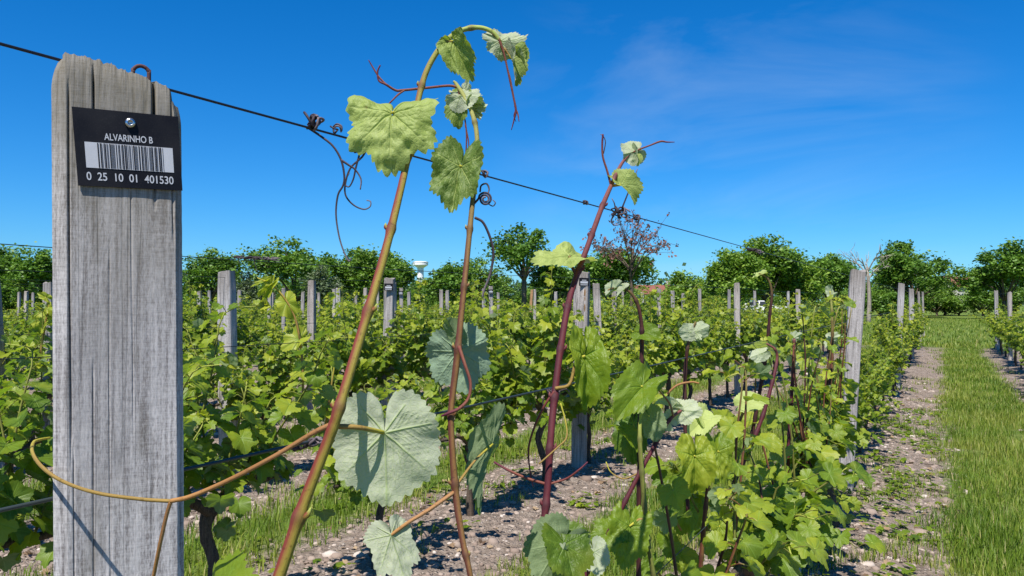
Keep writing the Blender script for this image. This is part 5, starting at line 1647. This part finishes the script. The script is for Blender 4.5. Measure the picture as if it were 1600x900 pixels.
house(1492, 210, 12, 9, 5.2, 7.8, YAW + 0.5, 'brown roofed house at the end of the grass lane')
p = P(1506, 470, 205)
root = thing('aerial_mast', (p[0], p[1], 0), 'thin aerial mast standing by the house at the lane end', 'mast')
mb = MB()
tube(mb, [(0, 0, 0), (0, 0, 10.2)], 0.07, 6, 3)
mb.build('pole', M['wire'], root)
mb = MB()
for q in range(5):
    box(mb, (0, 0, 9.7 - 0.28 * q), (0.5 - 0.05 * q, 0.03, 0.03))
mb.build('aerial', M['wire'], root)

def car(px, Z, rot, label):
    p = P(px, 470, Z)
    root = thing('parked_car', (p[0], p[1], 0), label, 'car', 'white cars parked under the trees')
    root.rotation_euler = (0, 0, rot)
    prof = [(-2.05, 0.32), (-2.1, 0.62), (-1.98, 0.86), (-1.65, 0.95), (-0.95, 1.0), (-0.35, 1.38), (0.1, 1.47), (0.9, 1.46), (1.5, 1.30), (1.95, 1.0), (2.08, 0.9), (2.1, 0.5), (2.02, 0.32)]
    mb = MB()
    n = len(prof)
    xs_ = []
    for yy, ins in ((-0.86, 0.0), (0.86, 0.0)):
        for (x, z) in prof:
            t_ = max(0, z - 0.95) * 0.42
            xs_.append((x, yy - np.sign(yy) * t_, z))
    i = np.arange(n)
    mb.add(xs_, [np.stack([i, (i + 1) % n, (i + 1) % n + n, i + n], 1)])
    c0, c1 = len(xs_), 0
    for s_, sg in ((0, 1), (n, -1)):
        ctr = np.mean([xs_[s_ + q] for q in range(n)], 0)
        k = np.arange(n)
        mb.add([xs_[s_ + q] for q in range(n)] + [ctr], np.stack([np.full(n, n), k, (k + 1) % n], 1)[:, ::sg])
    mb.build('body', M['car_paint'], root, smooth=False)
    def pane(name, pts):
        m2 = MB()
        m2.add(pts, np.array([list(range(len(pts)))]))
        m2.build(name, M['glass'], root, smooth=False)
    pane('windscreen', [(-0.93, -0.78, 1.035), (-0.93, 0.78, 1.035), (-0.38, 0.66, 1.385), (-0.38, -0.66, 1.385)])
    pane('rear_window', [(1.53, -0.66, 1.305), (1.53, 0.66, 1.305), (1.93, 0.76, 1.04), (1.93, -0.76, 1.04)])
    for sg in (-1, 1):
        y0 = lambda z: sg * (0.868 - max(0, z - 0.95) * 0.42)
        pane('side_window', [(-0.78, y0(1.02), 1.02), (0.3, y0(1.02), 1.02), (0.3, y0(1.40), 1.40), (-0.25, y0(1.38), 1.38)])
        pane('side_window', [(0.4, y0(1.02), 1.02), (1.6, y0(1.02), 1.02), (1.35, y0(1.3), 1.30), (0.4, y0(1.40), 1.40)])
        for x in (-1.3, 1.3):
            m2 = MB()
            an = np.arange(18) * 2 * math.pi / 18
            V = []
            for r0, yy in ((0.05, 0.70), (0.31, 0.70), (0.31, 0.88), (0.2, 0.89), (0.05, 0.885)):
                V.append(np.stack([x + r0 * np.cos(an), np.full(18, sg * yy), 0.31 + r0 * np.sin(an)], 1))
            i, j = np.meshgrid(np.arange(4), np.arange(18), indexing='ij')
            q0, q1 = (i * 18 + j).ravel(), (i * 18 + (j + 1) % 18).ravel()
            m2.add(np.concatenate(V), np.stack([q0, q1, q1 + 18, q0 + 18], 1))
            m2.build('wheel', M['tyre'], root)
        m2 = MB()
        box(m2, (2.08, sg * 0.7, 0.78), (0.04, 0.13, 0.1))
        m2.build('tail_lamp', M['tail'], root, smooth=False)
        m2 = MB()
        box(m2, (-2.06, sg * 0.66, 0.72), (0.04, 0.16, 0.08))
        m2.build('headlight', M['steel'], root, smooth=False)
car(1195, 75, YAW + R(150), 'white car with a dark windscreen parked before the large light tree')
car(1326, 66, YAW + R(75), 'white car half hidden behind the thick smooth faced post')

# ------------------------------------------------------------------ gravel and grass
def visible(x, y, m_=60):
    dx, dy = x - CAM[0], y
    z = dx * F0[0] + dy * F0[1]
    u = 800 + (dx * RT[0] + dy * RT[1]) / np.maximum(z, 0.05) * FPX
    py = 470 + CAM_H * FPX / np.maximum(z, 0.05)
    return (z > 0.8) & (u > -m_) & (u < 1600 + m_) & (py < 1000), z

def lane_d(x):
    a = (x - 1.02) / PITCH_ROW
    return np.abs(a - np.round(a)) * PITCH_ROW - 0.26 * ((x > 1.02) & (x < 2.0))

def edge_noise(x, y):
    p = np.stack([x, y, 0 * x], 1)
    return (fbm(p * 1.1, 21, 3) - 0.44) * 0.5 + (vnoise(p * 5, 23) - 0.5) * 0.28

ICO_V = None
def gravel(n, smin, smax, seed, ymax):
    r_ = np.random.default_rng(seed)
    x = r_.uniform(-9.5, 3.0, n)
    y = 1.5 + (ymax - 1.5) * r_.random(n) ** 1.5
    vis, z = visible(x, y)
    d = lane_d(x) + edge_noise(x, y)
    keep = vis & (d > 0.40 + r_.normal(0, 0.08, n))
    x, y = x[keep], y[keep]
    n = len(x)
    t = (1 + 5 ** 0.5) / 2
    iv = np.array([(-1, t, 0), (1, t, 0), (-1, -t, 0), (1, -t, 0), (0, -1, t), (0, 1, t), (0, -1, -t), (0, 1, -t), (t, 0, -1), (t, 0, 1), (-t, 0, -1), (-t, 0, 1)], float)
    iv /= np.linalg.norm(iv[0])
    fa = np.array([(0, 11, 5), (0, 5, 1), (0, 1, 7), (0, 7, 10), (0, 10, 11), (1, 5, 9), (5, 11, 4), (11, 10, 2), (10, 7, 6), (7, 1, 8), (3, 9, 4), (3, 4, 2), (3, 2, 6), (3, 6, 8), (3, 8, 9), (4, 9, 5), (2, 4, 11), (6, 2, 10), (8, 6, 7), (9, 8, 1)])
    s = smin + (smax - smin) * r_.random(n) ** 3.2
    v = iv[None] * (1 + r_.normal(0, 0.12, (n, 12, 1))) * s[:, None, None] * r_.uniform(0.65, 1.25, (n, 1, 3)) * np.array([1, 1, 0.62])
    a = r_.uniform(0, 6.28, n)
    ca, sa = np.cos(a)[:, None], np.sin(a)[:, None]
    vx, vy = v[:, :, 0] * ca - v[:, :, 1] * sa, v[:, :, 0] * sa + v[:, :, 1] * ca
    gz = ground_z(x, y)
    V = np.stack([vx + x[:, None], vy + y[:, None], v[:, :, 2] + (gz - s * 0.12)[:, None]], -1).reshape(-1, 3)
    Fc = (fa[None] + (np.arange(n) * 12)[:, None, None]).reshape(-1, 3)
    tint = np.repeat(np.clip(r_.normal(0.52, 0.28, n), 0, 1), 12)
    return V, Fc, tint
mb = MB()
for args in ((56000, 0.005, 0.024, 1, 13.0), (11000, 0.014, 0.048, 2, 17.0)):
    V, Fc, t = gravel(*args)
    mb.add(V, Fc, 0, tint=t)
tag(mb.build('gravel', M['stone']), 'pale pebbles and stones strewn over the bare soil under the vine rows', 'gravel', kind='stuff')

def blades(x, y, hgt, seed, wid=0.0022, lean=0.45, dry=0.05):
    r_ = np.random.default_rng(seed)
    n = len(x)
    gz = ground_z(x, y) - 0.005
    az = r_.uniform(0, 6.283, n)
    dx, dy = np.cos(az), np.sin(az)
    h = hgt * r_.uniform(0.45, 1.25, n)
    L = h * lean * r_.uniform(0.1, 1.4, n)
    b = np.stack([x, y, gz], 1)
    sx = np.stack([-dy, dx, 0 * dx], 1) * (wid * r_.uniform(0.7, 1.5, n))[:, None]
    m1 = b + np.stack([dx * L * 0.3, dy * L * 0.3, h * 0.55], 1)
    tp = b + np.stack([dx * L, dy * L, h * r_.uniform(0.8, 1.0, n)], 1)
    V = np.stack([b - sx, b + sx, m1 + sx * 0.8, m1 - sx * 0.8, tp], 1).reshape(-1, 3)
    k = np.arange(n) * 5
    q = np.stack([k, k + 1, k + 2, k + 3], 1)
    t3 = np.stack([k + 3, k + 2, k + 4], 1)
    p = np.stack([x * 1.5, y * 1.5, 0 * x], 1)
    tint = 0.05 + 1.0 * fbm(p, 31, 3) / 0.9 + r_.normal(0, 0.16, n)
    tint = np.clip(tint, 0, 0.85)
    tint = np.where(r_.random(n) < dry, r_.uniform(0.85, 1.0, n), tint)
    return V, [q, t3], np.repeat(tint, 5)

mb = MB()
def lane_grass(n, x0, x1, y0, y1, hgt, seed, thr=0.42, wid=0.0022, power=1.6, dry=0.10):
    r_ = np.random.default_rng(seed)
    x = r_.uniform(x0, x1, n)
    y = y0 + (y1 - y0) * r_.random(n) ** power
    vis, z = visible(x, y, 80)
    d = lane_d(x) + edge_noise(x, y)
    p = np.stack([x * 2.3, y * 2.3, 0 * x], 1)
    patch = fbm(p, 41, 3)
    keep = vis & ((d < thr + r_.normal(0, 0.06, n)) & (patch > 0.22) | (d >= thr) & (patch > 0.58) & (r_.random(n) < 0.5))
    x, y = x[keep], y[keep]
    p = np.stack([x * 1.2, y * 1.2, 0 * x], 1)
    hh = hgt * (0.45 + 1.1 * fbm(p, 43, 3)) * np.where(lane_d(x) > thr, 0.7, 1.0)
    V, F_, t = blades(x, y, hh, seed, wid, dry=dry)
    mb.add(V, F_, 0, tint=t)
lane_grass(125000, 0.2, 3.2, 3.2, 14, 0.10, 1, 0.35)
lane_grass(40000, 0.2, 3.2, 12, 30, 0.10, 2, 0.36, 0.004, 1.3)
lane_grass(80000, -2.0, 0.3, 1.5, 12, 0.11, 3, 0.42)
lane_grass(26000, -2.0, 0.3, 10, 30, 0.12, 4, 0.45, 0.004, 1.2)
lane_grass(90000, -9.0, -2.0, 1.8, 14, 0.12, 5, 0.46, 0.003)
tag(mb.build('grass', M['grass']), 'rough green grass growing in the lanes between the vine rows', 'grass', kind='stuff')
mb = MB()
r_ = np.random.default_rng(17)
n = 60000
x = r_.uniform(-14, 34, n)
y = 27.5 + 45 * r_.random(n) ** 1.4
vis, z = visible(x, y)
sel = vis
V, F_, t = blades(x[sel], y[sel], np.full(sel.sum(), 0.16), 18, 0.011, 0.5, 0.06)
mb.add(V, F_, 0, tint=t)
tag(mb.build('meadow_grass', M['grass']), 'mown grass of the field between the vineyard end and the trees', 'grass', kind='stuff')

mb = MB()
V, Fc, t = gravel(9000, 0.010, 0.050, 3, 14.0)
mb.add(V, Fc, 0, tint=t * 0.30 + 0.14)
tag(mb.build('soil_clods', M['stone']), 'brown crumbs and clods of dry soil under the vine rows', 'soil', kind='stuff')
# prunings and dead leaves on the soil
mb, md = MB(), MB()
r_ = random.Random(8)
for q in range(900):
    x0, y0 = r_.choice([r_.uniform(-0.5, 0.7), r_.uniform(-2.9, -1.5), r_.uniform(-5, -3.2)]), 2.5 + 11 * r_.random() ** 1.3
    z0 = float(ground_z(np.array([x0]), np.array([y0]))[0]) + 0.006
    az, L = r_.uniform(0, 6.28), r_.uniform(0.03, 0.16)
    if q % 3 == 0:
        d = np.array([math.cos(az), math.sin(az), 0])
        a0 = np.array([x0, y0, z0])
        tube(mb, [a0, a0 + d * L * .5 + [r_.gauss(0, .012), r_.gauss(0, .012), .006], a0 + d * L + [0, 0, .002]], r_.uniform(0.0015, 0.004), 5, 2)
    else:
        put_leaf(md, (x0, y0, z0 + 0.004), [math.cos(az), math.sin(az), 0.1], np.array([r_.gauss(0, .3), r_.gauss(0, .3), 1.0]), r_.uniform(0.015, 0.04), LOW[q % 3], r_.random(), fold=r_.uniform(0, .6), bend=r_.uniform(-.8, .8), sx=0.8, pucker=0, seed=q)
tag(mb.build('fallen_twigs', M['bark']), 'dry vine prunings lying on the bare soil', 'twigs', kind='stuff')
tag(md.build('dead_leaves', M['litter']), 'curled brown dead leaves lying on the bare soil', 'leaves', kind='stuff')

# low broad-leaved weeds in the bare strips
mb = MB()
r_ = random.Random(5)
for q in range(170):
    x0, y0 = r_.choice([r_.uniform(-0.3, 0.7), r_.uniform(-3.2, -1.5), r_.uniform(-0.3, 0.6)]), r_.uniform(3.0, 12)
    for s in range(r_.randrange(7, 22)):
        x, y = x0 + r_.gauss(0, 0.08), y0 + r_.gauss(0, 0.08)
        az = r_.uniform(0, 6.28)
        z = float(ground_z(np.array([x]), np.array([y]))[0]) + r_.uniform(0.01, 0.05)
        put_leaf(mb, (x, y, z), [math.cos(az), math.sin(az), r_.uniform(-0.2, 0.7)], np.array([0.1, 0.1, 1.0]), r_.uniform(0.02, 0.05), LOW[0], np.clip(r_.gauss(0.45, 0.15), 0, 1), sx=0.6, pucker=0, seed=s)
tag(mb.build('weeds', M['leaf']), 'low green weeds scattered over the stony soil', 'weeds', kind='stuff')
print('verts', sum(len(me.vertices) for me in bpy.data.meshes), 'spots', len(spots))
